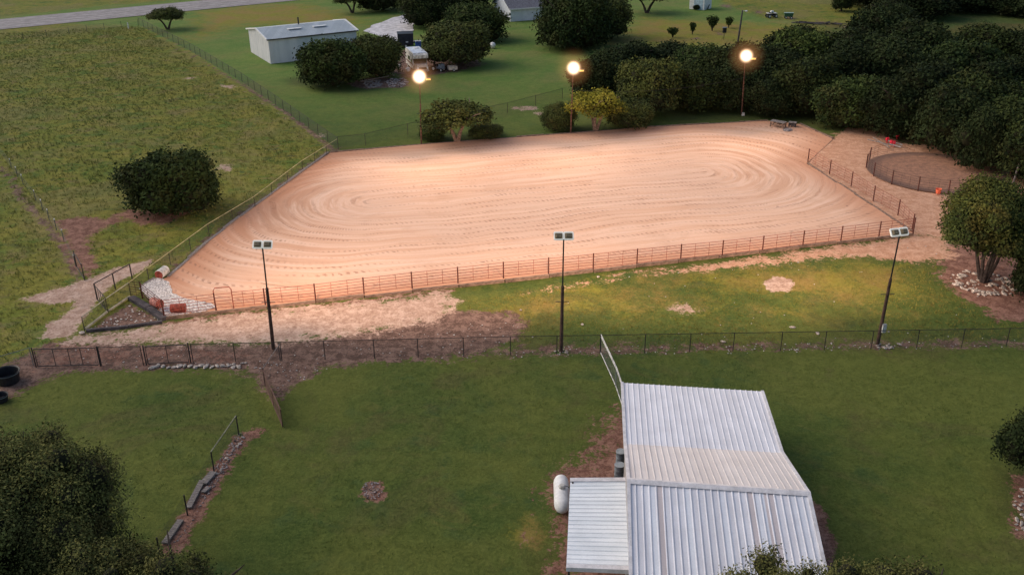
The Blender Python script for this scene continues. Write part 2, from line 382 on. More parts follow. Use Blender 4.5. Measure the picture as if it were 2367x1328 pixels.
# ------------------------------------------------------------ arena sand
AR = W([(380, 737), (730, 698), (1371, 626), (2110, 541), (1867, 376), (1925, 322), (1848, 289), (1775, 281), (1500, 296), (1320, 310), (1000, 334), (760, 355), (590, 478), (480, 562), (388, 642), (324, 668)])
CL = np.array((-13.5, 86.)); CR = np.array((20., 93.5)); dirv = (CR-CL)/np.linalg.norm(CR-CL); nrm = np.array((-dirv[1], dirv[0]))
def sand_mat():
    mt, nt, b, out = newmat('raked arena sand'); N = NT(nt)
    pos = N.n('NewGeometry').outputs['Position']
    cx_, cy_, v_ = N.attr('trackx'), N.attr('tracky'), N.attr('trackr')
    th_ = N.math('ARCTAN2', cy_, cx_)
    big = N.noise(pos, .06, 4, .6); mid = N.noise(pos, .35, 5, .65); sm = N.noise(pos, 2.2, 5, .7); fine = N.noise(pos, 11, 3, .7)
    # wander of the tracks
    vw = N.math('ADD', N.math('ADD', v_, N.math('MULTIPLY', N.math('SUBTRACT', N.noise(pos, .07, 2, .5), .5), 3.2)), N.math('MULTIPLY', N.math('SUBTRACT', N.noise(pos, .4, 3, .6), .5), .5))
    def comb(sc_s, sc_v):
        o = N.n('CombineXYZ'); N.put(o.inputs[0], N.math('MULTIPLY', cx_, sc_s)); N.put(o.inputs[1], N.math('MULTIPLY', cy_, sc_s)); N.put(o.inputs[2], N.math('MULTIPLY', vw, sc_v)); return o.outputs[0]
    streak = N.noise(comb(.045, 1.15), 1., 5, .7)          # long soft drag bands
    streak2 = N.noise(comb(.09, 3.2), 1., 4, .6)
    groove = N.noise(comb(.35, 9.), 1., 3, .6)
    # tyre lugs: pairs of narrow lanes crossed by slanted bars
    lane = N.math('SINE', N.math('ADD', N.math('MULTIPLY', vw, 2*PI/1.15), N.math('MULTIPLY', N.noise(comb(.05, .5), 1., 3, .6), 9.)))
    lanem = N.ss(lane, .30, .9)
    ph = N.math('ADD', N.math('MULTIPLY', th_, 330.), N.math('MULTIPLY', vw, 7.))
    lug = N.ss(N.math('SINE', N.math('ADD', ph, N.math('MULTIPLY', sm, 9.))), .0, .8)
    patch = N.math('MAXIMUM', N.ss(N.noise(comb(.05, .55), 1.7, 3, .6, .5), .42, .56), N.math('MULTIPLY', N.attr('berm'), 1.))
    lugs = N.math('MULTIPLY', N.math('MULTIPLY', lanem, lug), N.math('MULTIPLY', patch, N.ss(sm, .30, .52)))
    edge = N.ss(v_, 15.5, 19.)                             # heavy wheel marks beside the far and end boards
    c = N.mix(N.ss(streak, .36, .64), (.65, .405, .27), (.74, .51, .375))
    c = N.mix(N.math('MULTIPLY', N.ss(N.noise(comb(.06, 2.1), 1., 5, .7), .52, .66), .34), c, (.55, .325, .215))
    c = N.mix(N.math('MULTIPLY', N.ss(N.noise(comb(.10, 4.6), 1., 3, .6), .60, .66), .45), c, (.76, .58, .46))
    c = N.mix(N.math('MULTIPLY', N.ss(big, .42, .62), .45), c, (.64, .45, .34))
    c = N.mix(N.math('MULTIPLY', N.ss(streak2, .5, .72), .26), c, (.50, .30, .205))
    c = N.mix(N.math('MULTIPLY', N.ss(groove, .56, .74), .22), c, (.42, .25, .17))
    ends = N.ss(N.attr('endzone'), .0, 1.)
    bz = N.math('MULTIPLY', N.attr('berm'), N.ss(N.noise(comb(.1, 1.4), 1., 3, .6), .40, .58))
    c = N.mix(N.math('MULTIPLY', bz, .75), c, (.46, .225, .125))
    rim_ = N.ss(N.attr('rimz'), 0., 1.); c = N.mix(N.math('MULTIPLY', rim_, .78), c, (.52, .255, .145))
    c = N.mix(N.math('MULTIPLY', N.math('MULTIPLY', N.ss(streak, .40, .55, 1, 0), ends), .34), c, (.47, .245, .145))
    c = N.mix(N.math('MULTIPLY', N.math('MULTIPLY', lugs, N.ss(mid, .35, .6, .25, 1.)), .75), c, (.30, .16, .105))
    c = N.mix(N.math('MULTIPLY', N.ss(mid, .5, .7), .22), c, (.45, .26, .16))
    c = N.mix(N.math('MULTIPLY', N.ss(N.noise(pos, 1.1, 4, .6), .69, .75), .5), c, (.20, .11, .08))
    c = N.mix(N.math('MULTIPLY', N.ss(fine, .45, .7), .16), c, (.30, .18, .12))
    N.put(b.inputs['Base Color'], c); b.inputs['Roughness'].default_value = .95; b.inputs['Specular IOR Level'].default_value = .1
    h = N.math('ADD', N.math('MULTIPLY', streak2, .6), N.math('SUBTRACT', N.math('ADD', N.math('MULTIPLY', groove, .35), N.math('MULTIPLY', sm, .15)), N.math('MULTIPLY', lugs, .55)))
    N.bump(h, .55, .10, b)
    return mt
st = .30
ax = np.arange(-31, 40, st); ay = np.arange(59, 117, st); QX, QY = np.meshgrid(ax, ay); Q = np.stack([QX.ravel(), QY.ravel()], 1)
sd = sdist(Q, AR); ins = sd < 0
# snap the border ring of outside vertices onto the outline so the edge is straight
def snap(P, poly):
    poly = np.array(poly); best = np.full(len(P), 1e9); out = P.copy()
    for i in range(len(poly)):
        a = poly[i]; bb = poly[(i+1) % len(poly)]; e = bb-a; t = np.clip(((P-a)@e)/(e@e), 0, 1); c = a+t[:, None]*e
        d = np.linalg.norm(P-c, axis=1); k = d < best; best[k] = d[k]; out[k] = c[k]
    return out
Qs = Q.copy(); near = (sd >= 0) & (sd < st*1.6); Qs[near] = snap(Q[near], AR)
okv = sd < st*1.6
ix = np.arange(len(Q)).reshape(QX.shape)
Fq = np.stack([ix[:-1, :-1].ravel(), ix[:-1, 1:].ravel(), ix[1:, 1:].ravel(), ix[1:, :-1].ravel()], 1)
Fq = Fq[ins[Fq].any(1) & okv[Fq].all(1)]
used = np.unique(Fq); rem = -np.ones(len(Q), int); rem[used] = np.arange(len(used)); Fq = rem[Fq]; Qs = Qs[used]
rel = Qs-CL; al = rel@dirv; pe = rel@nrm; L = np.linalg.norm(CR-CL)
over = np.where(al < 0, al, np.where(al > L, al-L, 0.))
pw = 2.3
rho = (np.abs(over*.95)**pw+np.abs(pe)**pw)**(1/pw)
KA = 13.; SP = 2*L+2*PI*KA
ang = np.arctan2(over, pe+1e-6)
sarc = np.where(pe >= 0, np.clip(al, 0, L)+KA*ang, np.where(over < 0, KA*ang, np.where(over > 0, L+KA*ang, -KA*PI-np.clip(al, 0, L))))
th = sarc/SP*2*PI; RS = SP/(2*PI)
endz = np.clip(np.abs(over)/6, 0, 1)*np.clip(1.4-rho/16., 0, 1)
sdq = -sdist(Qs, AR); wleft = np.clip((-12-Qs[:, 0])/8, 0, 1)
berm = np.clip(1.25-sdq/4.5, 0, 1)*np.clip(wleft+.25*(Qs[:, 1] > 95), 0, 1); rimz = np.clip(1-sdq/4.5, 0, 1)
gapd = ldist(Qs, [tuple(at(1867, 376)[:2]), tuple(at(1925, 322)[:2])])
zz = .10+.02*np.sin(Qs[:, 0]*.2)*np.sin(Qs[:, 1]*.17)
# wheel berm ripples in the real surface as well
zz += .004*np.sin(rho*2*PI/1.35)
zz = np.where(gapd < 3, .012+(zz-.012)*np.clip(gapd/3, 0, 1), zz)
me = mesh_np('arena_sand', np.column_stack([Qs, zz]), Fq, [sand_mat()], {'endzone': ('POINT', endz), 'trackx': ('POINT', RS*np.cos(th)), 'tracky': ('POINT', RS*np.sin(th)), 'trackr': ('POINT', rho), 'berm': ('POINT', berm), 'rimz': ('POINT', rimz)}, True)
o = bpy.data.objects.new('arena_sand', me); COL.objects.link(o); tag(o, 'raked pink sand floor of the riding arena', 'sand', kind='structure')

# round pen floor
PC = Vector((43.7, 93.2, 0)); PR = 6.8
def pen_mat():
    mt, nt, b, out = newmat('round pen dirt'); N = NT(nt); pos = N.n('NewGeometry').outputs['Position']; tc = N.n('TexCoord').outputs['Object']
    ln = N.n('VectorMath', operation='LENGTH'); N.put(ln.inputs[0], tc); r = ln.outputs['Value']
    ring = N.noise(None, 1.); 
    w = N.n('CombineXYZ'); N.put(w.inputs[0], N.math('MULTIPLY', r, 2.6)); rn = N.noise(w.outputs[0], 1., 3, .6)
    sm = N.noise(pos, 1.6, 6, .7); fine = N.noise(pos, 9, 4, .7)
    c = N.mix(N.ss(N.math('ADD', N.math('MULTIPLY', sm, .6), N.math('MULTIPLY', rn, .4)), .38, .62), (.24, .12, .075), (.40, .205, .12))
    c = N.mix(N.math('MULTIPLY', N.ss(r, 5.0, 6.4), .7), c, (.14, .085, .065)); c = N.mix(N.math('MULTIPLY', N.ss(fine, .45, .65), .4), c, (.09, .05, .035))
    N.put(b.inputs['Base Color'], c); b.inputs['Roughness'].default_value = .95; N.bump(N.math('ADD', sm, fine), .7, .08, b); return mt
mb = MB(); n = 48; vs = [(0, 0, .055)]
for rr in (3.5, PR): vs += [(rr*math.cos(2*PI*k/n), rr*math.sin(2*PI*k/n), .05) for k in range(n)]
mb.add(vs, [(0, 1+k, 1+(k+1) % n) for k in range(n)]+[(1+k, 1+n+k, 1+n+(k+1) % n, 1+(k+1) % n) for k in range(n)])
o = mb.build('pen_floor', pen_mat()); o.location = PC; tag(o, 'brown dirt floor of the round pen', 'dirt', kind='structure')

# road
rd = M('road asphalt', (.30, .27, .255), .9, 0, .18, .6, bump=.01)
A = Vector((-96.7, 184.4, 0)); D = (Vector((-46.07, 218.74, 0))-A).normalized(); Nn = Vector((-D.y, D.x, 0))
mb = MB(); wd = 13.2
for k in range(-8, 12):
    a = A+D*k*30; mb.add([a+Vector((0, 0, .05)), a+D*30+Vector((0, 0, .05)), a+D*30+Nn*wd+Vector((0, 0, .05)), a+Nn*wd+Vector((0, 0, .05))], [(0, 1, 2, 3)])
tag(mb.build('road', rd), 'grey country road crossing behind the pasture', 'road', kind='structure')
mb = MB(); ln = M('worn wheel track', (.36, .335, .32), .9, 0, .25, .5)
for off in (2.3, 4.9, 8.2, 10.8):
    a = A+Nn*off-D*200+Vector((0, 0, .056)); e = D*500; mb.add([a, a+e, a+e+Nn*.7, a+Nn*.7], [(0, 1, 2, 3)])
tag(mb.build('road_wheel_tracks', ln), 'paler worn wheel tracks along the country road', 'road', kind='structure')
# driveway
def flat(name, pts, z, mat, label, world=False, sub=None):
    w = pts if world else W(pts); bm_ = MB(); bm_.add([(p[0], p[1], z) for p in w], [tuple(range(len(w)))[::-1]])
    o = bm_.build(name, mat); tag(o, label, name, kind='structure'); return o
grav = M('pale gravel', (.62, .60, .60), .95, 0, .25, .9, bump=.02)
def wob(pts, amp, sub=4, seed=3):
    r = random.Random(seed); out = []
    w = [Vector((p[0], p[1], 0)) for p in W(pts)]
    for i, a in enumerate(w):
        b = w[(i+1) % len(w)]
        for k in range(sub): out.append(a.lerp(b, k/sub)+Vector((r.uniform(-amp, amp), r.uniform(-amp, amp), 0)))
    return [(p.x, p.y) for p in out]
flat('driveway', wob([(842, 72), (868, 56), (905, 42), (930, 36), (962, 24), (1020, 16), (1025, 28), (975, 40), (958, 52), (956, 66), (948, 80), (930, 95), (916, 98), (905, 92), (880, 84)], .35), .03, grav, 'pale gravel driveway behind the white metal shed', True)

# ------------------------------------------------------------ fences
def mesh_ribbons(mb, a, b, h, sp=.09, w=.006, z0=.03):
    a = Vector(a); b = Vector(b); L = (b-a).length; d = (b-a)/L; z = Vector((0, 0, 1))
    def P(u, v): return a+d*u+z*(z0+v)
    H = h-z0; k = -H
    hw = w*.7071
    while k < L:
        for sgn in (1, -1):
            u0, v0, u1, v1 = (k, 0, k+H, H) if sgn > 0 else (k, H, k+H, 0)
            if u0 < 0: v0 += -u0*sgn; u0 = 0
            if u1 > L: v1 -= (u1-L)*sgn; u1 = L
            if u1-u0 > .02: mb.add([P(u0-0, v0-hw*1), P(u0, v0+hw), P(u1, v1+hw), P(u1, v1-hw)], [(0, 1, 2, 3)])
        k += sp
def V3(p): return Vector((p[0], p[1], 0))
def spread(px, step=3.05):
    """world posts along a pixel polyline at about equal spacing"""
    w = [at(*p) for p in px]; out = [w[0]]
    for a, b in zip(w, w[1:]):
        n = max(1, round((b-a).length/step)); out += [a.lerp(b, (k+1)/n) for k in range(n)]
    return out
def chain_fence(name, posts, h, label, pm, rm, wm, rpost=.03, rrail=.022, mesh=True, sp=.1, w=.007, rail=True, cat='fence', group=None, postname='post'):
    base = posts[0]; e = empty(name, base, 0, label, cat, group); L = [p-base for p in posts]
    z = Vector((0, 0, h))
    for p in L:
        mb = MB(); mb.tube([p, p+z+Vector((0, 0, .03))], rpost, 6); mb.build(postname, pm, e)
    if rail:
        mb = MB()
        for a, b in zip(L, L[1:]): mb.tube([a+z, b+z], rrail, 5)
        mb.build('top_rail', rm, e)
    if mesh:
        mb = MB()
        for a, b in zip(L, L[1:]): mesh_ribbons(mb, a, b, h, sp, w)
        mb.build('wire_mesh', wm, e)
    return e
# long chain link fence
chx = [447, 545, 648, 752, 866, 967, 1072, 1180, 1287, 1387, 1490, 1594, 1694, 1804, 1905, 2013, 2118, 2222]
def chy(x): return 838+(x-447)*(833-838)/203 if x < 650 else 833+(x-650)*(820-833)/530 if x < 1180 else 820+(x-1180)*(803-820)/(2220-1180)
chain_fence('chain_link_fence', [at(x, chy(x)) for x in chx]+[at(2325, 801), at(2430, 799)], 1.4, 'long grey chain link fence on thin posts across the lawn in front of the arena', darkpipe, darkpipe, wire)
chain_fence('chain_link_fence', [at(235, 845), at(332, 843)], 1.4, 'short chain link section between the two gates at lower left', darkpipe, darkpipe, wire)
# double gate
def gate(name, a, b, h, label, mat, bars=(.5,), rails=(.08, 1.), mesh=True, rp=.035, group=None, cat='gate', wm=None, posts=True, mw=.007):
    e = empty(name, a, 0, label, cat, group); d = b-a
    mb = MB(); mb.tube([d*0+Vector((0, 0, .08)), Vector((0, 0, h)), d+Vector((0, 0, h)), d+Vector((0, 0, .08)), Vector((0, 0, .08))], rp, 6); mb.build('frame', mat, e)
    for t in bars:
        mb = MB(); mb.tube([d*t+Vector((0, 0, .08)), d*t+Vector((0, 0, h))], rp*.7, 5); mb.build('bar', mat, e)
    if mesh:
        mb = MB(); mesh_ribbons(mb, Vector((0, 0, 0)), d, h-.02, .1, mw, .1); mb.build('wire_mesh', wm or wire, e)
    if posts:
        for q in (-.07, 1.07*1):
            mb = MB(); dd = d.normalized()*(-.12 if q < 0 else d.length+.12); mb.tube([dd, dd+Vector((0, 0, h+.12))], .045, 7); mb.build('post', mat, e)
    return e
gate('gate', at(343, 843), at(437, 838), 1.38, 'black framed gate with a middle bar above the row of pale stones', darkpipe)
gate('gate', at(88, 848), at(228, 845), 1.35, 'wide dark gate at the left end of the fence, above bare earth', darkpipe, (.3, .55, .75))
# rail towards camera and open gate leaf
chain_fence('chain_link_fence', [at(652, 833), at(613, 892)], 1.3, 'short fence section running towards the camera beside the left lamp pole', darkpipe, timbergrey, wire)
gate('gate', at(614, 895), at(654, 988), 1.25, 'rusty brown mesh gate leaf standing open edge-on in the lower lawn', M('rusty gate', (.12, .06, .045), .8), (.5,), wm=M('rusty mesh', (.14, .08, .06), .8), posts=False, mw=.03)
e = chain_fence('chain_link_fence', [at(552, 1003), at(495, 1088), at(434, 1190), at(372, 1290)], 1.25, 'old leaning fence beside boards and stones in the lower left lawn', darkpipe, palepipe, wire, rpost=.04, rail=False)
mb = MB(); b0 = e.location; mb.tube([at(552, 1003)-b0+Vector((0, 0, 1.27)), at(495, 1088)-b0+Vector((0, 0, 1.27))], .03, 6); mb.build('top_rail', palepipe, e)
# fence by the barn
for off, nm in ((0, 'tall grey mesh fence running from the long fence to the barn corner'),):
    e = empty('barn_fence', at(1388, 816), 0, nm, 'fence'); pp = [at(1388, 816), at(1423, 893), at(1447, 965)]
    L = [p-pp[0] for p in pp]
    for p in L:
        mb = MB(); mb.tube([p, p+Vector((0, 0, 1.45))], .035, 6); mb.build('post', wirelt, e)
    for hh in (.08, 1.28, 1.42):
        mb = MB(); mb.tube([p+Vector((0, 0, hh)) for p in L], .03, 6); mb.build('rail', dirtywhite, e)
    mb = MB()
    for a, b in zip(L, L[1:]): mesh_ribbons(mb, a, b, 1.4, .09, .009)
    mb.build('wire_mesh', wirelt, e)
# pasture side fence of arena (long pale top rail)
pl = W([(196, 765), (303, 681)]); 
chain_fence('rail_fence', spread([(196, 765), (250, 722), (303, 684)], 3.3), 1.12, 'low fence with pale top rail at the corner outside the arena end', darkpipe, palepipe, wire, rrail=.035)
chain_fence('rail_fence', spread([(303, 684), (345, 650), (484, 545), (590, 480), (700, 395), (782, 343)], 3.3), 1.12, 'long fence with yellowed top rail beside the left edge of the arena', darkpipe, M('yellowed pipe', (.42, .36, .17), .6, 0, .3, 1), wire, rrail=.032)
chain_fence('pasture_fence', spread([(782, 345), (655, 255), (560, 190), (440, 118), (322, 58)], 3.2), 1.35, 'long green tinted mesh fence between pasture and back lawn', darkpipe, darkpipe, wire, rpost=.03, rrail=.02, sp=.12, w=.012)
chain_fence('chain_link_fence', spread([(782, 343), (845, 336), (943, 312), (1080, 282), (1173, 262), (1300, 228)], 4.2), 1.35, 'thin chain link fence behind the trees along the far side of the arena', darkpipe, darkpipe, wire, sp=.14, w=.008)
def wirefence(name, posts, h, label, pm, nw=3, tip=None):
    e = empty(name, posts[0], 0, label, 'fence'); L = [p-posts[0] for p in posts]
    for p in L:
        mb = MB(); mb.tube([p, p+Vector((0, 0, h))], .035, 5); 
        if tip: mb.tube([p+Vector((0, 0, h)), p+Vector((0, 0, h+.13))], .05, 5, 1)
        mb.build('post', [pm, tip] if tip else pm, e)
    for k in range(nw):
        mb = MB(); mb.tube([p+Vector((0, 0, h*(k+1)/nw-.04)) for p in L], .009, 3); mb.build('wire', wire, e)
wirefence('wire_fence', spread([(-120, 122), (0, 98), (160, 78), (320, 60)], 3.6), 1.2, 'thin wire fence beside the country road', timberdk, 4)
wirefence('wire_fence', [at(-20, 330)]+[at(*p) for p in [(27, 390), (41, 409), (54, 427), (83, 464), (99, 486), (114, 509), (131, 532), (148, 557), (176, 617)]], 1.0, 'electric fence with small white insulator tips across the left pasture', wire, 3, whitep)
mb = MB(); p = at(297, 66); mb.tube([p, p+Vector((0, 0, 1.1))], .09, 6); tag(mb.build('marker_post', whitep), 'white marker post near the far corner of the pasture', 'post')
gate('gate', at(178, 618), at(195, 646), 1.3, 'narrow dark gate at the end of the electric fence', darkpipe, (), mesh=False, rp=.04)
# stock pen at left
e = empty('pen_frame', at(225, 692), 0, 'dark pipe pen frame straddling the pale path at left', 'fence'); b0 = at(225, 692)
pp = [at(225, 692), at(267, 668), at(306, 646)]
for p in pp:
    mb = MB(); mb.tube([p-b0, p-b0+Vector((0, 0, 1.35))], .055, 6); mb.build('post', darkpipe, e)
mb = MB(); mb.tube([p-b0+Vector((0, 0, 1.33)) for p in pp], .04, 6); mb.build('top_rail', darkpipe, e)
gate('gate', at(227, 696), at(250, 723), 1.3, 'narrow barred gate hanging from the pen frame on the pale path', darkpipe, (.25, .5, .75), rp=.03, posts=False)

# rusty pipe panels
def panel(name, a, b, h, label, group, nr=6, ups=(1/3, 2/3), mat=rust, post=True, pm=rustdk, r=.021, cat='livestock panel', z=.12, postboth=False):
    d = b-a; e = empty(name, a+Vector((0, 0, z)), 0, label, cat, group)
    for k in range(nr):
        hh = .14+(h-.14)*k/(nr-1); mb = MB(); mb.tube([d*0+Vector((0, 0, hh)), d+Vector((0, 0, hh))], r, 5); mb.build('rail', mat, e)
    for t in ups:
        mb = MB(); mb.tube([d*t+Vector((0, 0, .1)), d*t+Vector((0, 0, h))], r*.8, 5); mb.build('upright', mat, e)
    if post:
        for q in ((0, 1) if postboth else (1,)):
            mb = MB(); mb.tube([d*q-Vector((0, 0, .1)), d*q+Vector((0, 0, h+.07))], .055, 7); mb.build('post', pm, e)
    return e
NF = [(380, 735), (500, 719), (541, 715), (614, 708), (730, 697), (842, 682), (953, 669), (1059, 657), (1164, 645), (1268, 635), (1371, 625), (1472, 614), (1573, 603), (1669, 594), (1762, 583), (1855, 571), (1943, 560), (2031, 549), (2110, 540)]
for i, (a, b) in enumerate(zip(NF, NF[1:])):
    A_, B_ = at(*a), at(*b)
    if i == 1:
        e = empty('walk_gate', A_+Vector((0, 0, .12)), 0, 'arched red pipe gate set in the near arena fence', 'gate'); d = B_-A_
        mb = MB(); mb.tube([(0, 0, 0), (0, 0, 1.55), d*.1+Vector((0, 0, 1.75)), d*.9+Vector((0, 0, 1.75)), d*1+Vector((0, 0, 1.55)), d], .04, 7); mb.build('frame', rust, e)
        for k in range(5):
            mb = MB(); mb.tube([d*.05+Vector((0, 0, .15+.27*k)), d*.95+Vector((0, 0, .15+.27*k))], .02, 5); mb.build('rail', rust, e)
        continue
    lab = 'rusty red six-rail pipe panel in the near arena fence'; grp = 'red pipe panels along the near arena fence'
    if i == 0: lab, grp = 'rusty pipe panel at the left end of the near arena fence', None
    if i == 2: lab, grp = 'short rusty panel right of the arched gate', None
    if i == len(NF)-2: lab, grp = 'last rusty pipe panel at the right end of the near arena fence', None
    panel('livestock_panel', A_, B_, 1.3, lab, grp, postboth=(i == 0))
panel('livestock_panel', at(330, 690), at(380, 731), 1.2, 'dark pipe panel closing the left corner of the arena', None, mat=rustdk, postboth=True)
panel('livestock_panel', at(304, 686), at(330, 690), 1.2, 'short dark pipe panel beside the corner of the pale railed fence', None, mat=rustdk, ups=(.5,))
RF = [(1867, 376), (1917, 403), (1967, 431), (2018, 465), (2075, 498), (2108, 532)]
for i, (a, b) in enumerate(zip(RF, RF[1:])):
    panel('livestock_panel', at(*a), at(*b), 1.35, 'thin dark red pipe panel in the right arena fence', 'pipe panels along the right arena fence', postboth=(i == 0), r=.017, pm=rustdk)
# round pen panels
angs = [math.radians(a) for a in (142, 165, 188, 211, 234, 257, 280, 303, 326, 349, 12, 35, 58, 80, 101, 122)]
for i, a in enumerate(angs):
    b = angs[(i+1) % len(angs)]
    p = PC+Vector((PR*math.cos(a), PR*math.sin(a), 0)); q = PC+Vector((PR*math.cos(b), PR*math.sin(b), 0))
    if i == 0:
        panel('livestock_panel', p, q, 1.35, 'dark panel with tall rusty post at the gateway of the round pen', None, mat=rustdk, r=.014, postboth=True, z=.03)
    else:
        panel('livestock_panel', p, q, 1.3, 'thin dark panel in the ring of the round pen', 'panels of the round pen', mat=M('dark pen pipe', (.06, .035, .03), .7), r=.013, z=.03, post=(i < 12))

# timber edging
def boards(px, label, group, mat, wd=.22, ht=.24, seg=3.6, seed=1, z=.04, name='timber_beam', zj=.04):
    r = random.Random(seed); w = [at(*p) for p in px]; k = 0
    for a, b in zip(w, w[1:]):
        L = (b-a).length; n = max(1, round(L/seg)); d = (b-a)/L; sd_ = Vector((-d.y, d.x, 0))
        for i in range(n):
            l = L/n; c = a+d*(i+.5)*l+sd_*r.uniform(-.07, .07)
            mb = MB(); hh = ht*r.uniform(.85, 1.12); mb.box((0, 0, hh/2), (l-r.uniform(.02, .12), wd, hh), 0)
            o = mb.build(name, mat); o.location = c+Vector((0, 0, -.07+r.uniform(0, zj))); o.rotation_euler = (0, 0, math.atan2(d.y, d.x)+r.uniform(-.012, .012))
            tag(o, label, 'timber', group)
boards([(384, 738), (730, 699), (1371, 628), (2108, 543)], 'weathered timber beam under the near arena fence', 'timber beams under the near arena fence', timber, seed=2)
boards([(1867, 379), (2108, 536)], 'weathered timber beam under the right arena fence', 'timber beams under the right arena fence', timber, seed=3, ht=.2)
boards([(388, 642), (480, 561), (590, 477), (758, 355)], 'dark-edged timber beam along the left side of the arena', 'timber beams along the left side of the arena', timbergrey, seed=4, ht=.26)
boards([(762, 354), (1000, 333), (1320, 309), (1500, 295), (1775, 280)], 'weathered timber beam along the far side of the arena', 'timber beams along the far side of the arena', timber, seed=5, ht=.2)
boards([(1848, 288), (1925, 321)], 'pale timber beam at the far right corner of the arena', 'timber beams at the far right arena corner', timber, seed=6, seg=4)
boards([(304, 690), (345, 714), (382, 740)], 'thick black railway sleeper at the left arena corner', 'black sleepers at the left arena corner', timberdk, .5, .34, 3., 7)
boards([(200, 766), (298, 756), (376, 745)], 'dark timber beam lying along the bottom of the corner bed', 'dark beams below the corner bed', timberdk, .22, .2, 3.4, 8)
boards([(328, 664), (358, 645)], 'pale beam behind the white gravel at the arena corner', None, timbergrey, .2, .22, 4, 9)
for pts, lb in (([(198, 763), (248, 724)], 'pale pipe lying on the ground by the white stone'), ([(252, 721), (301, 688)], 'pale pipe lying on the ground beside the black sleepers')):
    mb = MB(); a, b = at(*pts[0]), at(*pts[1]); mb.tube([a*0+Vector((0, 0, .12)), b-a+Vector((0, 0, .12))], .09, 7); o = mb.build('ground_pipe', palepipe); o.location = a; tag(o, lb, 'pipe')
for pts, lb, w_ in (([(494, 1092), (470, 1120)], 'short grey board on the stones by the old fence', .4), ([(468, 1112), (436, 1176)], 'long grey plank lying beside the old fence', .32), ([(418, 1203), (381, 1258)], 'split grey plank nearest the camera by the old fence', .32), ([(482, 1128), (470, 1140)], 'small grey board among the pebbles by the old fence', .25)):
    a, b = at(*pts[0]), at(*pts[1]); mb = MB(); d = b-a; mb.bar(Vector((0, 0, .07)), d+Vector((0, 0, .10)), w_, .08); mb.bar(Vector((.03, .02, .0)), d*.6+Vector((.05, 0, .0)), w_*.6, .1)
    o = mb.build('plank', timbergrey); o.location = a; tag(o, lb, 'plank')

# ------------------------------------------------------------ light poles
lensM, nt, b, out = newmat('lit lamp glass'); b.inputs['Base Color'].default_value = (1, .9, .75, 1); b.inputs['Emission Color'].default_value = (1, .80, .56, 1); b.inputs['Emission Strength'].default_value = 60
lensY, nt, b, out = newmat('dim lamp glass'); b.inputs['Base Color'].default_value = (.8, .6, .2, 1); b.inputs['Emission Color'].default_value = (1, .62, .15, 1); b.inputs['Emission Strength'].default_value = .7
rimM, nt, b, out = newmat('lamp rim with painted spill'); b.inputs['Base Color'].default_value = (.8, .8, .76, 1); b.inputs['Emission Color'].default_value = (1, .9, .72, 1); b.inputs['Emission Strength'].default_value = .28  # rim is no lamp: light spilling from the lens is painted as emission
glowM = bpy.data.materials.new('imitated lamp glare'); glowM.use_nodes = True; nt = glowM.node_tree; nt.nodes.clear(); N = NT(nt)  # emissive volume that imitates lens glare around the far lamps
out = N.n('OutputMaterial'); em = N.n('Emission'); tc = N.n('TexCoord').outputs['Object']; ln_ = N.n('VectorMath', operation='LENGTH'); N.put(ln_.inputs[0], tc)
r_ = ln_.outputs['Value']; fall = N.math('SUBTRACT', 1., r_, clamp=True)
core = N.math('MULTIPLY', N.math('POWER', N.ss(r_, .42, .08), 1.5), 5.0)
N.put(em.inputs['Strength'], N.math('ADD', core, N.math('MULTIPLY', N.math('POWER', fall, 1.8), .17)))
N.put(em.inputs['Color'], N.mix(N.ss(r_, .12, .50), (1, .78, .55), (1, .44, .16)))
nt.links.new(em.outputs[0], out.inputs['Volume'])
SPOT = {'near': 9000, 'far': 7000}
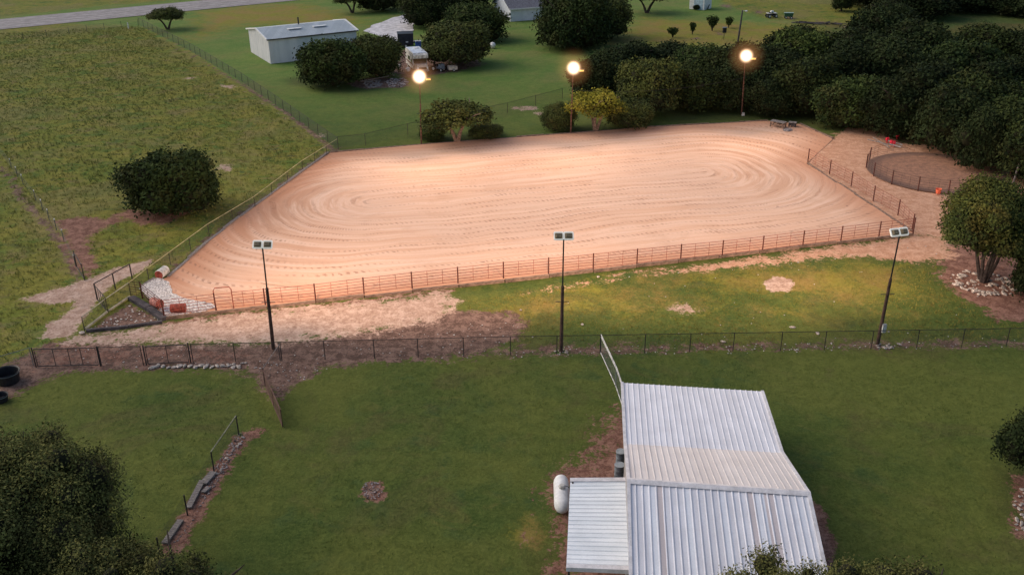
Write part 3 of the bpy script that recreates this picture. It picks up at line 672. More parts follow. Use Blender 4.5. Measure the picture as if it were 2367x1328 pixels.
def light_pole(base, top, h, face, label, near=True, split=.6, group=None, boxes=(), lean=True):
    e = empty('light_pole', base, 0, label, 'light pole', group)
    T = Vector((top.x-base.x, top.y-base.y, h))
    def pt(t): return T*t
    mb = MB(); mb.tube([pt(0), pt(split)], [.13, .10] if near else [.09, .08], 8); mb.build('pole', M('brown pole', (.10, .055, .04), .85, 0, .4, 3) if near else M('rusty lit pole', (.15, .07, .05), .8, 0, .4, 3), e)
    mb = MB(); mb.tube([pt(split-.06), pt(1)], .05, 7); mb.build('upper_pole', blackp if near else M('rusty lit pole', (.3, .14, .1)), e)
    yaw = math.atan2(face[1], face[0])-PI/2; R = Matrix.Rotation(yaw, 3, 'Z')
    mb = MB(); c = pt(1); mb.bar(c+R@Vector((-.45, 0, 0)), c+R@Vector((.45, 0, 0)), .06, .06); mb.build('crossbar', blackp, e)
    mb = MB(); c2 = pt(split-.14); mb.bar(c2+Vector((-.45, 0, 0)), c2+Vector((.45, 0, 0)), .04, .04); mb.build('bracket', blackp, e)
    sep = .32 if near else .75
    for k, sx in enumerate((-1, 1)):
        wob_ = R @ Vector((sx*sep if near else (.0 if sx < 0 else -.95), 0, .30 if near else (.35 if sx < 0 else .0)))
        hd = bpy.data.objects.new('floodlight', None)
        hd = MB(); Rt = Matrix.Rotation(math.radians(-38), 3, 'X')
        # housing: deep bowl box, rim, glass
        w_, hh_, dp = (.25, .20, .18) if near or sx < 0 else (.26, .13, .12)
        vs = [Vector((a*w_*.62, -dp*.6, c*hh_*.6)) for a, c in ((-1, -1), (1, -1), (1, 1), (-1, 1))]+[Vector((a*w_, dp, c*hh_)) for a, c in ((-1, -1), (1, -1), (1, 1), (-1, 1))]
        hd.add([wob_+c+R@(Rt@v) for v in vs], [(3, 2, 1, 0), (0, 1, 5, 4), (1, 2, 6, 5), (2, 3, 7, 6), (3, 0, 4, 7), (4, 5, 6, 7)])
        ho = hd.build('floodlight', brownp, e)
        rm = MB()
        for (x0, z0, x1, z1) in ((-1, -1, 1, -1), (1, -1, 1, 1), (1, 1, -1, 1), (-1, 1, -1, -1)):
            q = 1.13
            rm.bar(wob_+c+R@(Rt@Vector((x0*w_*q, dp*.6, z0*hh_*q))), wob_+c+R@(Rt@Vector((x1*w_*q, dp*.6, z1*hh_*q))), .07, .10)
        rm.build('rim', rimM if near else brownp, ho)
        gl = MB(); gl.add([wob_+c+R@(Rt@Vector((a*w_*.95, dp+.012, cc*hh_*.95))) for a, cc in ((-1, -1), (1, -1), (1, 1), (-1, 1))], [(0, 1, 2, 3)]); gl.build('lens', lensM if near or sx < 0 else lensY, ho)
        ld = bpy.data.lights.new('floodlight_beam', 'SPOT'); ld.energy = SPOT['near' if near else 'far']; ld.color = (1, .69, .49); ld.spot_size = math.radians(132); ld.spot_blend = 1.; ld.shadow_soft_size = .35
        lo = bpy.data.objects.new('floodlight_beam', ld); COL.objects.link(lo); lo.parent = e
        lo.location = (wob_ if near else R@Vector((0, 0, .35)))+c+R@Vector((0, .5+.1*sx, -.05))
        dr = R @ (Matrix.Rotation(math.radians(sx*-26), 3, 'Z') @ Vector((0, 1, -.155 if near else -.04)))
        lo.rotation_euler = dr.to_track_quat('-Z', 'Y').to_euler()
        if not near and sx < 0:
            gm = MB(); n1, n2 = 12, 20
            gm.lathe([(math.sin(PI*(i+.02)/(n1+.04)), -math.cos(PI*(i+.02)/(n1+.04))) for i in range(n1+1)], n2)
            go = gm.build('imitated_lamp_glare', glowM, e, True); go.location = wob_+c+R@Vector((0, .55, 0)); go.scale = (2.5, 2.5, 2.5)  # sphere added only to carry the imitated glare
    for (t, sz, mt_) in boxes:
        mb = MB(); mb.box(pt(t)+Vector((.16, -.12, 0)), sz, .2); mb.build('meter_box', mt_, e)
    return e
GL = 'floodlight poles around the arena'
tops = [((632, 805), (607, 562), 8.0), ((1297, 812), (1303, 548), 8.2), ((2028, 797), (2079, 537), 8.1)]
light_pole(at(632, 805), at(607, 574, 7.9), 7.9, (.05, 1), 'brown pole with two floodlights, left of the three along the chain link fence', True, .62, GL)
light_pole(at(1297, 812), at(1303, 554, 8.1), 8.1, (0, 1), 'brown pole with two floodlights, middle of the three along the chain link fence', True, .60, GL)
light_pole(at(2028, 797), at(2079, 545, 8.0), 8.0, (-.25, 1), 'leaning brown pole with two floodlights and a white meter box, nearest the rock-ringed tree', True, .62, GL, boxes=((.17, (.28, .18, .6), dirtywhite),))
light_pole(at(974, 334), at(970, 182, 7.7), 7.7, (.05, -1), 'pole with a glowing floodlight at the far arena side, nearest the camper', False, .62, GL)
light_pole(at(1319, 309), at(1325, 162, 7.7), 7.7, (0, -1), 'pole with a glowing floodlight at the far side of the arena beside the yellow-green tree', False, .62, GL)
light_pole(at(1714, 266), at(1723, 134, 7.9), 7.9, (-.1, -1), 'pole with a glowing floodlight in front of the dark woodland', False, .62, GL, boxes=((.02, (.3, .25, .45), dirtywhite),))
# cables
def cable(a, b, sag, label, r=.012, n=12):
    a = Vector(a); b = Vector(b); mb = MB()
    mb.tube([a.lerp(b, k/n)-a-Vector((0, 0, sag*4*(k/n)*(1-k/n))) for k in range(n+1)], r, 4); o = mb.build('cable', M('cable', (.05, .04, .04), .7)); o.location = a; tag(o, label, 'cable')
cable(at(1319, 309)+Vector((0, 0, 5.2)), at(1716, 266)+Vector((0, -.3, 4.8)), .8, 'thin sagging cable between the two right-hand glowing lamp poles')
cable(at(632, 805)+Vector((-.2, -.2, 5.0)), at(730, 697)+Vector((0, 0, 1.3)), .15, 'thin guy cable from the left brown pole down to the arena fence')
# utility pole
up = at(1701, 128); e = empty('utility_pole', up, 0, 'dark wooden utility pole with small white lamp, rising behind the woodland', 'utility pole')
uh = hz(1701, 128, 25)
mb = MB(); mb.tube([(0, 0, 0), (.5, .3, uh)], [.16, .11], 8); mb.build('pole', timberdk, e)
mb = MB(); mb.bar((.5, .3, uh-.1), (1.0, .3, uh-.05), .05, .05); mb.lathe([(.16, -.12), (.22, 0), (.1, .1)], 8, 0, Matrix.Translation((1.1, .3, uh-.1))); mb.build('lamp', whitep, e)

# ------------------------------------------------------------ barn
zE, zB, zR = 2.6, 3.25, 4.5
eL, eR = at(1438, 884, zE), at(1762, 904, zE)
bL, bR = at(1445, 1025, zB), at(1808, 1046, zB)
rL, rR = at(1453, 1110, zR), at(1869, 1139, zR)
nL, nR = at(1458, 1330, 3.45), at(1890, 1240, 4.0)
dnl = (nL-rL).normalized(); dnr = dnl.copy(); nL = rL+dnl*9; nR = rR+dnl*9
barn = empty('metal_barn', (rL+rR)/2*1.0-Vector((0, 0, zR)), 0, 'open-sided barn with ribbed galvanised roof in two pitches, at the bottom of the picture', 'barn')
ob = barn.location.copy()
def roof_sheet(name, a, b, c, d, nrib, mat, parent, off, rw=.034, rh=.034, th=.03, odd=()):
    """a,b far edge left/right; d,c near edge left/right; ribs run a->d"""
    a, b, c, d = [Vector(p)-off for p in (a, b, c, d)]
    nn = (b-a).cross(d-a).normalized()
    if nn.z < 0: nn = -nn
    mb = MB(); t = nn*th
    mb.add([a, b, c, d, a-t, b-t, c-t, d-t], [(0, 3, 2, 1), (4, 5, 6, 7), (0, 1, 5, 4), (1, 2, 6, 5), (2, 3, 7, 6), (3, 0, 4, 7)])
    for (u0, u1, mi_) in odd:
        mb.add([a.lerp(b, u0)+nn*.003, a.lerp(b, u1)+nn*.003, d.lerp(c, u1)+nn*.003, d.lerp(c, u0)+nn*.003], [(0, 3, 2, 1)], mi_)
    for k in range(nrib+1):
        u = k/nrib; p = a.lerp(b, u); q = d.lerp(c, u); w = (b-a).normalized()
        w0, w1 = rw, rw*.5
        vs = []
        for s_ in (p, q): vs += [s_-w*w0+nn*.005, s_-w*w1+nn*rh, s_+w*w1+nn*rh, s_+w*w0+nn*.005]
        mb.add(vs, [(0, 1, 5, 4), (1, 2, 6, 5), (2, 3, 7, 6), (0, 3, 2, 1), (4, 5, 6, 7)])
    o = mb.build(name, mat, parent); return o
roof_sheet('porch_roof', eL, eR, bR, bL, 26, roofF, barn, ob)
roof_sheet('back_roof', bL, bR, rR, rL, 26, roofB, barn, ob)
roof_sheet('front_roof', rL, rR, nR, nL, 26, [roofA, roofA2, roofA3], barn, ob, rw=.04, rh=.04, odd=[(.10, .15, 2), (.15, .20, 1), (.30, .35, 2), (.50, .55, 2), (.65, .70, 1), (.70, .75, 2), (.75, .80, 1), (.90, 1., 2)])
up_ = Vector((0, 0, .05))
mb = MB()
for sgn, (pa, pb) in ((1, (bL, bR)), (-1, (nL, nR))):
    da = (pa-rL).normalized()*.24; db = (pb-rR).normalized()*.24
    ee = (rR-rL).normalized()*.08
    mb.add([rL-ob-ee+up_+Vector((0, 0, .05)), rR-ob+ee+up_+Vector((0, 0, .05)), rR+db-ob+ee+up_+Vector((0, 0, .012)), rL+da-ob-ee+up_+Vector((0, 0, .012))], [(0, 1, 2, 3)])
mb.build('ridge_cap', offwhite, barn)
def trim(a, b, w, h, name='edge_trim', mat=offwhite, par=barn, off=ob, dz=0):
    mb = MB(); mb.bar(Vector(a)-off+Vector((0, 0, dz)), Vector(b)-off+Vector((0, 0, dz)), w, h); return mb.build(name, mat, par)
for a, b in ((eR, bR), (bR, rR), (rR, nR), (eL, bL), (bL, rL), (rL, nL)): trim(a, b, .16, .14, dz=.0)
# posts and dark walls beneath, so that another viewpoint sees a real building
wallM = M('barn wall sheet', (.33, .31, .30), .6, 0, .2, 1.)
mb = MB()
for a, b in ((bL, rL), (rL, nL), (bR, rR), (rR, nR)):
    a2 = a-ob; b2 = b-ob; mb.add([Vector((a2.x, a2.y, 0)), Vector((b2.x, b2.y, 0)), Vector((b2.x, b2.y, b2.z-.1)), Vector((a2.x, a2.y, a2.z-.1))], [(0, 1, 2, 3)])
a2, b2 = bL-ob, bR-ob; mb.add([Vector((a2.x, a2.y, 0)), Vector((b2.x, b2.y, 0)), Vector((b2.x, b2.y, b2.z-.1)), Vector((a2.x, a2.y, a2.z-.1))], [(0, 1, 2, 3)])
mb.build('wall', wallM, barn)
for t in (0.02, .34, .66, .98):
    p = eL.lerp(eR, t)+(bL-eL)*.03-ob; mb = MB(); mb.tube([Vector((p.x, p.y, 0)), Vector((p.x, p.y, p.z-.05))], .07, 6); mb.build('post', darkpipe, barn)
# side canopy
cz = 2.35; c1, c2, c3, c4 = at(1318, 1113, cz), at(1451, 1112, cz+.1), at(1457, 1316, cz+.1), at(1309, 1310, cz)
can = empty('side_canopy', (c1+c3)/2-Vector((0, 0, cz)), 0, 'bright white ribbed lean-to canopy on the left side of the barn', 'canopy'); oc = can.location.copy()
roof_sheet('canopy_roof', c2, c3, c4, c1, 21, roofC, can, oc, rw=.06, rh=.035)
trim(c1+Vector((0, .1, 0)), c2+Vector((0, .1, 0)), .28, .1, par=can, off=oc, dz=.03); trim(c4, c3, .26, .22, par=can, off=oc, dz=.0)
mb = MB(); 
for p in (c1, c4): 
    q = p-oc+Vector((.12, -.1 if p is c1 else .1, 0)); mb = MB(); mb.tube([Vector((q.x, q.y, 0)), Vector((q.x, q.y, cz))], .05, 6); mb.build('post', darkpipe, can)
# propane tank
tk = empty('propane_tank', at(1298, 1158), 0, 'white horizontal propane tank beside the white canopy', 'propane tank')
A1, A2 = at(1297, 1108, .75), at(1299, 1158, .75); dd = (A2-A1).normalized(); Lk = (A2-A1).length+.55
ctr = (A1+A2)/2-tk.location; R4 = Matrix.Translation(ctr-Vector((0, 0, .2))) @ dd.to_track_quat('Z', 'Y').to_matrix().to_4x4()
rr = .40; prof = [(rr*math.sin(a), -Lk/2+.05+rr-.0-rr*math.cos(a)) for a in np.linspace(.05, PI/2, 6)]+[(rr*math.sin(a), Lk/2-.05-rr-rr*math.cos(a)) for a in np.linspace(PI/2, PI-.05, 6)]
prof = [(r1, z1*1.25) for r1, z1 in prof]
mb = MB(); mb.lathe(prof, 20, 0, R4); mb.build('tank_body', whitep, tk, True)
mb = MB(); mb.lathe([(.17, 0), (.19, .12), (.12, .2)], 12, 0, Matrix.Translation(ctr+Vector((0.03, 0, .17)))); mb.build('valve_dome', dirtywhite, tk)
mb = MB(); mb.tube([ctr+Vector((.1, 0, .33)), ctr+Vector((.35, -.1, .3)), ctr+Vector((.6, -.5, .0)), ctr+Vector((.7, -.8, -.6))], .018, 5); mb.build('gas_hose', blackp, tk)
for t in (-.8, .8):
    mb = MB(); q = ctr+dd*t; mb.box((q.x, q.y, (q.z-.2-rr)/2+.06), (.5, .12, max(.1, q.z-.2-rr+.12)), 0); mb.build('foot', steelg, tk)
for (px, py, lb, h_) in ((1434, 1076, 'taller grey lidded drum against the barn wall, farther from the tank', .95), (1431, 1102, 'shorter grey drum with pale lid against the barn wall, nearer the canopy', .8)):
    d_ = empty('drum', at(px, py), 0, lb, 'drum'); mb = MB(); r0 = .27
    mb.lathe([(r0, 0), (r0, .02), (r0*.97, h_*.33), (r0*1.03, h_*.34), (r0*.97, h_*.36), (r0*.97, h_*.66), (r0*1.03, h_*.67), (r0*.97, h_*.69), (r0, h_)], 18); mb.build('body', drumg, d_)
    mb = MB(); mb.lathe([(r0*1.04, h_+.002), (r0*1.04, h_+.03), (r0*.93, h_+.035), (r0*.9, h_+.02)], 18); mb.build('lid', M('pale drum lid', (.34, .37, .38), .5, 0, .2, 4), d_)

# ------------------------------------------------------------ white metal shed
sc_ = Vector((-37.59, 150.4, 0)); uL = Vector((-.49, .872, 0)); uF = Vector((.87, .493, 0)); LW, LF, HT, HR = 11.2, 14.6, 3.75, 4.6
sh = empty('metal_shed', sc_, 0, 'white ribbed metal shed with low grey gable roof behind the pasture fence', 'shed')
def sw(a, b, h0, h1, name):
    mb = MB(); n = int((b-a).length/.32); dr_ = (b-a)/n; nn = Vector((dr_.y, -dr_.x, 0)).normalized()*.03
    for k in range(n):
        p = a+dr_*k; q = p+dr_; ha = h0+(h1-h0)*k/n; hb = h0+(h1-h0)*(k+1)/n; z = Vector((0, 0, 1))
        mb.add([p, q, q+z*hb, p+z*ha], [(0, 1, 2, 3)])
        mb.add([p+nn*.2, p+dr_*.18+nn, p+dr_*.18+nn+z*(ha-.02), p+nn*.2+z*(ha-.02)], [(0, 1, 2, 3)])
        mb.add([p+dr_*.18+nn, p+dr_*.36+nn*.2, p+dr_*.36+nn*.2+z*(ha-.02), p+dr_*.18+nn+z*(ha-.02)], [(0, 1, 2, 3)])
    return mb.build(name, shedwall, sh)
Z0 = Vector((0, 0, 0)); sw(Z0, uF*LF, HT, HT, 'front_wall'); sw(uL*LW, uL*LW*.5, HT, HR, 'end_wall'); sw(uL*LW*.5, Z0, HR, HT, 'end_wall')
sw(uF*LF, uF*LF+uL*LW*.5, HT, HR, 'end_wall'); sw(uF*LF+uL*LW*.5, uF*LF+uL*LW, HR, HT, 'end_wall'); sw(uF*LF+uL*LW, uL*LW, HT, HT, 'back_wall')
z = Vector((0, 0, 1)); ov = .25
r1a = sc_-uF*ov+uL*LW*.5+z*(HR+.1); r1b = sc_+uF*(LF+ov)+uL*LW*.5+z*(HR+.1)
f1a = sc_-uF*ov-uL*ov+z*(HT+.04); f1b = sc_+uF*(LF+ov)-uL*ov+z*(HT+.04)
k1a = sc_-uF*ov+uL*(LW+ov)+z*(HT+.04); k1b = sc_+uF*(LF+ov)+uL*(LW+ov)+z*(HT+.04)
roof_sheet('roof_slope', r1a, r1b, f1b, f1a, 36, shedroof, sh, sc_, rw=.04, rh=.04); roof_sheet('roof_slope', k1a, k1b, r1b, r1a, 36, shedroof, sh, sc_, rw=.04, rh=.04)
for a, b in ((f1a, r1a), (r1a, k1a), (f1b, r1b), (r1b, k1b)): trim(a, b, .22, .22, par=sh, off=sc_, dz=0, mat=whitep)
trim(f1a, f1b, .16, .16, 'gutter', darkpipe, sh, sc_, -.05)
for t in (.30, .58):
    p = f1a.lerp(f1b, t).lerp(r1a.lerp(r1b, t), .62)-sc_; mb = MB(); d = uF*2.2; sl = (r1a-f1a).normalized()
    mb.bar(p+Vector((0, 0, .12)), p+d+Vector((0, 0, .12)), .75, .10); mb.build('skylight', whitep, sh)
p = f1a.lerp(f1b, .53).lerp(r1a, .0)-sc_; p = (r1a.lerp(r1b, .47)-sc_); mb = MB(); mb.tube([p-Vector((0, 0, .2)), p+Vector((0, 0, 1.1))], .12, 8); mb.build('flue_pipe', blackp, sh)

# house and small white shed at the top
def gable_house(name, origin, u, v, L, Wd, h, rise, wm, rm, label, ovh=.4, windows=()):
    e = empty(name, origin, 0, label, 'house' if name == 'house' else 'shed'); z = Vector((0, 0, 1)); mb = MB()
    c = [Z0, u*L, u*L+v*Wd, v*Wd]
    mb.add(c+[p+z*h for p in c], [(0, 1, 5, 4), (1, 2, 6, 5), (2, 3, 7, 6), (3, 0, 4, 7)])
    mb.add([z*h, v*Wd+z*h, v*Wd*.5+z*(h+rise)], [(0, 1, 2)]); mb.add([u*L+z*h, u*L+v*Wd+z*h, u*L+v*Wd*.5+z*(h+rise)], [(0, 1, 2)])
    mb.build('wall', wm, e)
    k = rise/(Wd/2)
    for sgn in (0, 1):
        a = (-v*ovh-u*ovh+z*(h-ovh*k)) if not sgn else (v*(Wd+ovh)-u*ovh+z*(h-ovh*k)); b = a+u*(L+2*ovh)
        ra = v*Wd*.5-u*ovh+z*(h+rise); rb = ra+u*(L+2*ovh); t = z*.12
        mb = MB(); mb.add([a+t, b+t, rb+t, ra+t, a, b, rb, ra], [(0, 1, 2, 3), (4, 5, 6, 7), (0, 1, 5, 4), (1, 2, 6, 5), (3, 0, 4, 7)]); mb.build('roof', rm, e)
        mb = MB(); mb.bar(a+z*.02-v*.02*(1 if not sgn else -1), b+z*.02-v*.02*(1 if not sgn else -1), .12, .2); mb.build('fascia', whitep, e)
    for (t, z0_, w_, h_, mt_) in windows:
        mb = MB(); mb.box(u*(L*t)-v*.04+z*(z0_+h_/2), (w_, .06, h_), math.atan2(u.y, u.x)); mb.build('door' if z0_ < .2 else 'window', mt_, e)
    return e
hp = at(1187, 50); hu = (at(1240, 46)-hp).normalized(); hv = Vector((-hu.y, hu.x, 0))
gable_house('house', hp-hu*.6, hu, hv, 16, 9, 2.5, 2.2, housewall, shingle, 'pale house with grey shingled roof half hidden behind the trees at the top', windows=((.46, 0, 1.6, 2.1, blackp), (.7, .9, 1.2, 1.1, glassdk)))
wp = at(1625, 24); wu = (at(1655, 19)-wp).normalized(); wv = (at(1592, 20)-wp).normalized()
gable_house('garden_shed', at(1593, 21), (wp-at(1593, 21)).normalized(), Vector((-(wp-at(1593, 21)).normalized().y, (wp-at(1593, 21)).normalized().x, 0)), 3.3, 3.4, 2.6, .7, whitep, whitep, 'small white garden shed with pale blue doors at the top edge', .15, windows=((.6, 0, 1.9, 2.2, M('pale blue door', (.42, .55, .62), .6)),))
mb = MB(); mb.box((0, 0, .55), (.55, .1, 1.0), 1.1, 0, .35); o = mb.build('leaning_panel', blackp); o.location = at(1637, 23); tag(o, 'small black panel leaning on the white garden shed', 'panel')

# ------------------------------------------------------------ vehicles and clutter
def wheel(par, c, r, w, yaw, mt=None):
    R4 = Matrix.Translation(c) @ Matrix.Rotation(yaw, 4, 'Z') @ Matrix.Rotation(PI/2, 4, 'X')
    mb = MB(); mb.lathe([(r*.6, -w/2), (r*.95, -w/2), (r, -w/4), (r, w/4), (r*.95, w/2), (r*.6, w/2)], 14, 0, R4); t = mb.build('tyre', rubber, par)
    mb = MB(); mb.lathe([(r*.55, -w/2-.01), (r*.55, w/2+.01)], 10, 0, R4); mb.build('rim', mt or dirtywhite, t)
cp = at(972, 168); yw = math.radians(-72)
cm = empty('camper_van', cp, yw, 'old cream camper van with pale over-cab roof under the trees behind the first glowing lamp', 'camper van')
# local +x points forward (towards the camera)
def lbox(name, c, s, mt, par=cm, **k):
    mb = MB(); mb.box(c, s, k.get('rz', 0), 0, k.get('rx', 0), k.get('taper', 1.)); return mb.build(name, mt, par)
prof = [(-4.9, .6), (-.1, .6), (0, 1.3), (-.3, 1.95), (.75, 2.25), (.8, 2.75), (.3, 2.95), (-4.8, 2.95), (-4.9, 2.7)]
mb = MB(); hw = 1.1; nP = len(prof)
mb.add([(x, -hw, z_) for x, z_ in prof]+[(x, hw, z_) for x, z_ in prof], [tuple(range(nP)), tuple(range(nP, 2*nP))[::-1]]+[(i, i+nP, (i+1) % nP+nP, (i+1) % nP) for i in range(nP)])
body = mb.build('body', dirtywhite, cm)
lbox('roof_panel', (-2.2, 0, 2.98), (5., 2.0, .06), M('pale blue white roof', (.62, .68, .76), .5, 0, .15, 2))
lbox('roof_vent', (-3.2, .2, 3.06), (.6, .6, .14), whitep)
lbox('hood', (.85, 0, 1.05), (1.6, 1.75, .75), clothm, taper=.88); lbox('bumper', (1.75, 0, .62), (.18, 1.9, .22), steelg); lbox('grille', (1.62, 0, .95), (.1, 1.3, .3), blackp)
lbox('windshield', (-.05, 0, 1.72), (.5, 1.9, .5), glassdk)
for s in (-1, 1):
    lbox('headlight', (1.66, s*.72, 1.0), (.1, .25, .25), whitep); lbox('side_window', (-.75, s*1.11, 1.65), (.7, .04, .5), glassdk); lbox('side_window', (-2.5, s*1.11, 1.85), (1.2, .04, .55), glassdk); lbox('stripe', (-2.5, s*1.115, 1.25), (4.2, .02, .18), M('brown stripe', (.18, .08, .05), .6))
    for x in (.9, -3.6): wheel(cm, Vector((x, s*1.0, .38)), .38, .26, 0)
# dark box trailer
tr = empty('box_trailer', at(938, 108), math.radians(8), 'small dark box trailer at the edge of the gravel driveway', 'trailer')
lbox('body', (0, 0, 1.35), (2.6, 2.6, 1.9), M('dark trailer skin', (.035, .035, .045), .5, 0, .2, 2), tr); lbox('roof_edge', (0, 0, 2.33), (2.7, 2.7, .06), blackp, tr); lbox('tongue', (-1.9, 0, .5), (1.3, .12, .1), steelg, tr)
for s in (-1, 1): wheel(tr, Vector((0, s*1.36, .35)), .35, .2, 0)
lbox('number_plate', (.2, -1.32, 1.0), (.4, .03, .2), whitep, tr)
# blue bin with lid, tarp
bn = empty('blue_bin', at(967, 112), .3, 'blue bin with pale lid behind the camper van', 'bin'); lbox('body', (0, 0, .6), (.8, .7, 1.2), bluem, bn, taper=1.15); lbox('lid', (0, 0, 1.24), (1.0, .9, .08), dirtywhite, bn)
tp = empty('tarp_pile', at(990, 132), .2, 'dark blue tarpaulin heap behind the camper van roof', 'tarpaulin')
mb = MB(); r = random.Random(4)
for k in range(5): mb.rock((r.uniform(-1.2, 1.2), r.uniform(-.6, .6), .5), r.uniform(.7, 1.), .9, 0, r)
mb.build('heap', navy, tp)
dw = empty('old_tyre', at(955, 98), 0, 'pale ringed tyre lying beside the dark trailer', 'tyre'); mb = MB(); mb.lathe([(.28, .1), (.45, .02), (.5, .12), (.45, .24), (.28, .2)], 14); mb.build('tyre', rubber, dw); mb = MB(); mb.lathe([(.3, .12), (.3, .2), (.25, .21)], 12); mb.build('rim', dirtywhite, dw)
# ride-on mower style machine
mw = empty('small_tractor', at(1014, 164), math.radians(-30), 'small grey-blue ride-on tractor parked right of the camper van', 'tractor'); gb = M('grey blue paint', (.22, .25, .30), .5, 0, .3, 3)
lbox('chassis', (0, 0, .5), (1.9, .5, .25), gb, mw); lbox('engine_cover', (.55, 0, .85), (.8, .6, .5), gb, mw, taper=.85); lbox('seat', (-.5, 0, .85), (.45, .5, .15), blackp, mw); lbox('seat_back', (-.74, 0, 1.1), (.1, .5, .45), blackp, mw)
mb = MB(); mb.tube([(.05, 0, .8), (-.15, 0, 1.15)], .025, 5); mb.lathe([(.2, 0), (.22, .02), (.2, .04)], 12, 0, Matrix.Translation((-.17, 0, 1.15)) @ Matrix.Rotation(-.4, 4, 'Y')); mb.build('steering_wheel', blackp, mw)
for s in (-1, 1): wheel(mw, Vector((-.55, s*.5, .42)), .42, .25, 0); wheel(mw, Vector((.75, s*.42, .25)), .25, .16, 0)
fr = empty('white_cart', at(1046, 164), .3, 'small white open metal cart on the lawn, right of the grey tractor', 'cart')
for (c, s) in (((0, 0, .25), (1.3, .9, .06)), ((0, .45, .5), (1.3, .06, .5)), ((0, -.45, .5), (1.3, .06, .5)), ((.65, 0, .5), (.06, .9, .5))): lbox('panel', c, s, clothm, fr)
for s in (-1, 1): wheel(fr, Vector((.1, s*.5, .2)), .2, .1, 0)
for (px, py, rr, lb) in ((923, 158, .33, 'white ball-shaped float left of the camper van, farther from it'), (944, 167, .38, 'white round tank end beside the camper van front wheel'), (1139, 112, .5, 'white rounded propane bottle right of the dense tree')):
    q = empty('round_tank', at(px, py), 0, lb, 'tank'); mb = MB(); mb.lathe([(rr*math.sin(a)+.01, rr*1.05-rr*math.cos(a)) for a in np.linspace(0.02, PI-.02, 9)], 14); mb.build('shell', whitep, q, True); mb = MB(); mb.lathe([(rr*.5, 0), (rr*.55, rr*.3)], 10); mb.build('base_ring', steelg, q)
lg = empty('fallen_post', at(832, 190), 0, 'long grey pole lying on the ground below the dense bush', 'pole'); mb = MB(); mb.tube([(0, 0, .1), at(912, 176)-at(832, 190)+Vector((0, 0, .15))], .07, 6); mb.build('log', timbergrey, lg)
# far ATV and wagon
at_ = empty('quad_bike', at(1783, 41), math.radians(12), 'white and black quad bike on the far track', 'quad bike')
lbox('frame', (0, 0, .55), (1.7, .45, .3), blackp, at_); lbox('fender', (-.65, 0, .85), (.7, 1.1, .08), dirtywhite, at_); lbox('fender', (.65, 0, .85), (.6, 1.1, .08), dirtywhite, at_); lbox('seat', (-.2, 0, .95), (.8, .3, .15), blackp, at_)
lbox('handlebar', (.35, 0, 1.15), (.06, .8, .05), blackp, at_); lbox('load', (.0, 0, 1.15), (.5, .5, .3), whitep, at_)
for x in (-.7, .7):
    for s in (-1, 1): wheel(at_, Vector((x, s*.55, .35)), .35, .25, 0)
wg = empty('wagon', at(1822, 43), -.1, 'green wagon with a pale plank on top beside the quad bike', 'wagon'); lbox('box', (0, 0, .7), (1.5, .9, .6), greenm, wg, taper=1.1); lbox('plank', (0, 0, 1.08), (1.8, .5, .06), M('pale green plank', (.45, .6, .5), .6), wg)
for x in (-.5, .5):
    for s in (-1, 1): wheel(wg, Vector((x, s*.5, .22)), .22, .12, 0)
lgp = empty('log_pile', at(1880, 56), -.25, 'low heap of dark branches along the far track', 'branches')
mb = MB(); r = random.Random(9)
for k in range(26): a = Vector((r.uniform(-4, 4), r.uniform(-.5, .5), r.uniform(.1, .4))); mb.tube([a, a+Vector((r.uniform(.6, 2), r.uniform(-.5, .5), r.uniform(-.1, .2)))], r.uniform(.04, .12), 5)
mb.build('branches', timberdk, lgp)
bf = empty('bird_feeder', at(1673, 92), 0, 'small black box feeder on a thin stand on the far lawn', 'feeder'); mb = MB(); mb.tube([(0, 0, 0), (0, 0, 1.2)], .04, 5); mb.tube([(-.4, .1, 0), (0, 0, .5)], .02, 4); mb.build('stand', darkpipe, bf); lbox('box', (0, 0, 1.6), (.6, .5, .85), blackp, bf); lbox('lid', (0, 0, 2.06), (.75, .65, .08), steelg, bf)

# ------------------------------------------------------------ arena furniture
def picnic(name, px0, px1, w, h, label, mt):
    a, b = at(*px0), at(*px1); d = b-a; L = d.length; e = empty(name, (a+b)/2, math.atan2(d.y, d.x), label, 'bench')
    for k in range(4): lbox('top_board', (0, (k-1.5)*w/4, h), (L, w/4-.03, .06), timbergrey, e)
    for sx in (-1, 0, 1):
        for sy in (-1, 1): lbox('leg', (sx*(L/2-.12), sy*(w/2-.08), h/2-.02), (.13, .13, h-.04), mt, e)
    for sy in (-1, 1): lbox('side_rail', (0, sy*(w/2-.02), h*.55), (L-.1, .05, .14), mt, e)
picnic('timber_bench', (1782, 292), (1814, 298), .9, .75, 'long weathered timber bench platform at the far right corner of the arena', timber)
picnic('timber_bench', (1822, 293), (1840, 295), .7, .6, 'small dark timber bench right of the long bench platform', timberdk)
bl = empty('dropped_sack', at(1819, 304), .3, 'crumpled grey sack on the sand in front of the timber benches', 'sack'); mb = MB(); r = random.Random(3); mb.rock((0, 0, .15), .5, .5, 0, r); mb.rock((.4, .1, .12), .35, .5, 0, r); mb.build('cloth', M('grey sack', (.28, .25, .24), .9), bl)
for i, (a, b, lb) in enumerate((((2004, 328), (2062, 341), 'long pale jump pole lying beside the woodland'), ((2018, 324), (2056, 346), 'crossed pale jump pole leaning over the first one'), ((2050, 330), (2085, 340), 'right-hand jump pole resting near the red blocks'), ((2056, 339), (2082, 345), 'short jump pole on the ground below the red blocks'))):
    p, q = at(*a), at(*b); mb = MB(); mb.tube([Vector((0, 0, .3)), q-p+Vector((0, 0, .25))], .06, 6); o = mb.build('jump_pole', timbergrey if i < 2 else M('grey pole', (.35, .33, .33), .7)); o.location = p; tag(o, lb, 'pole')
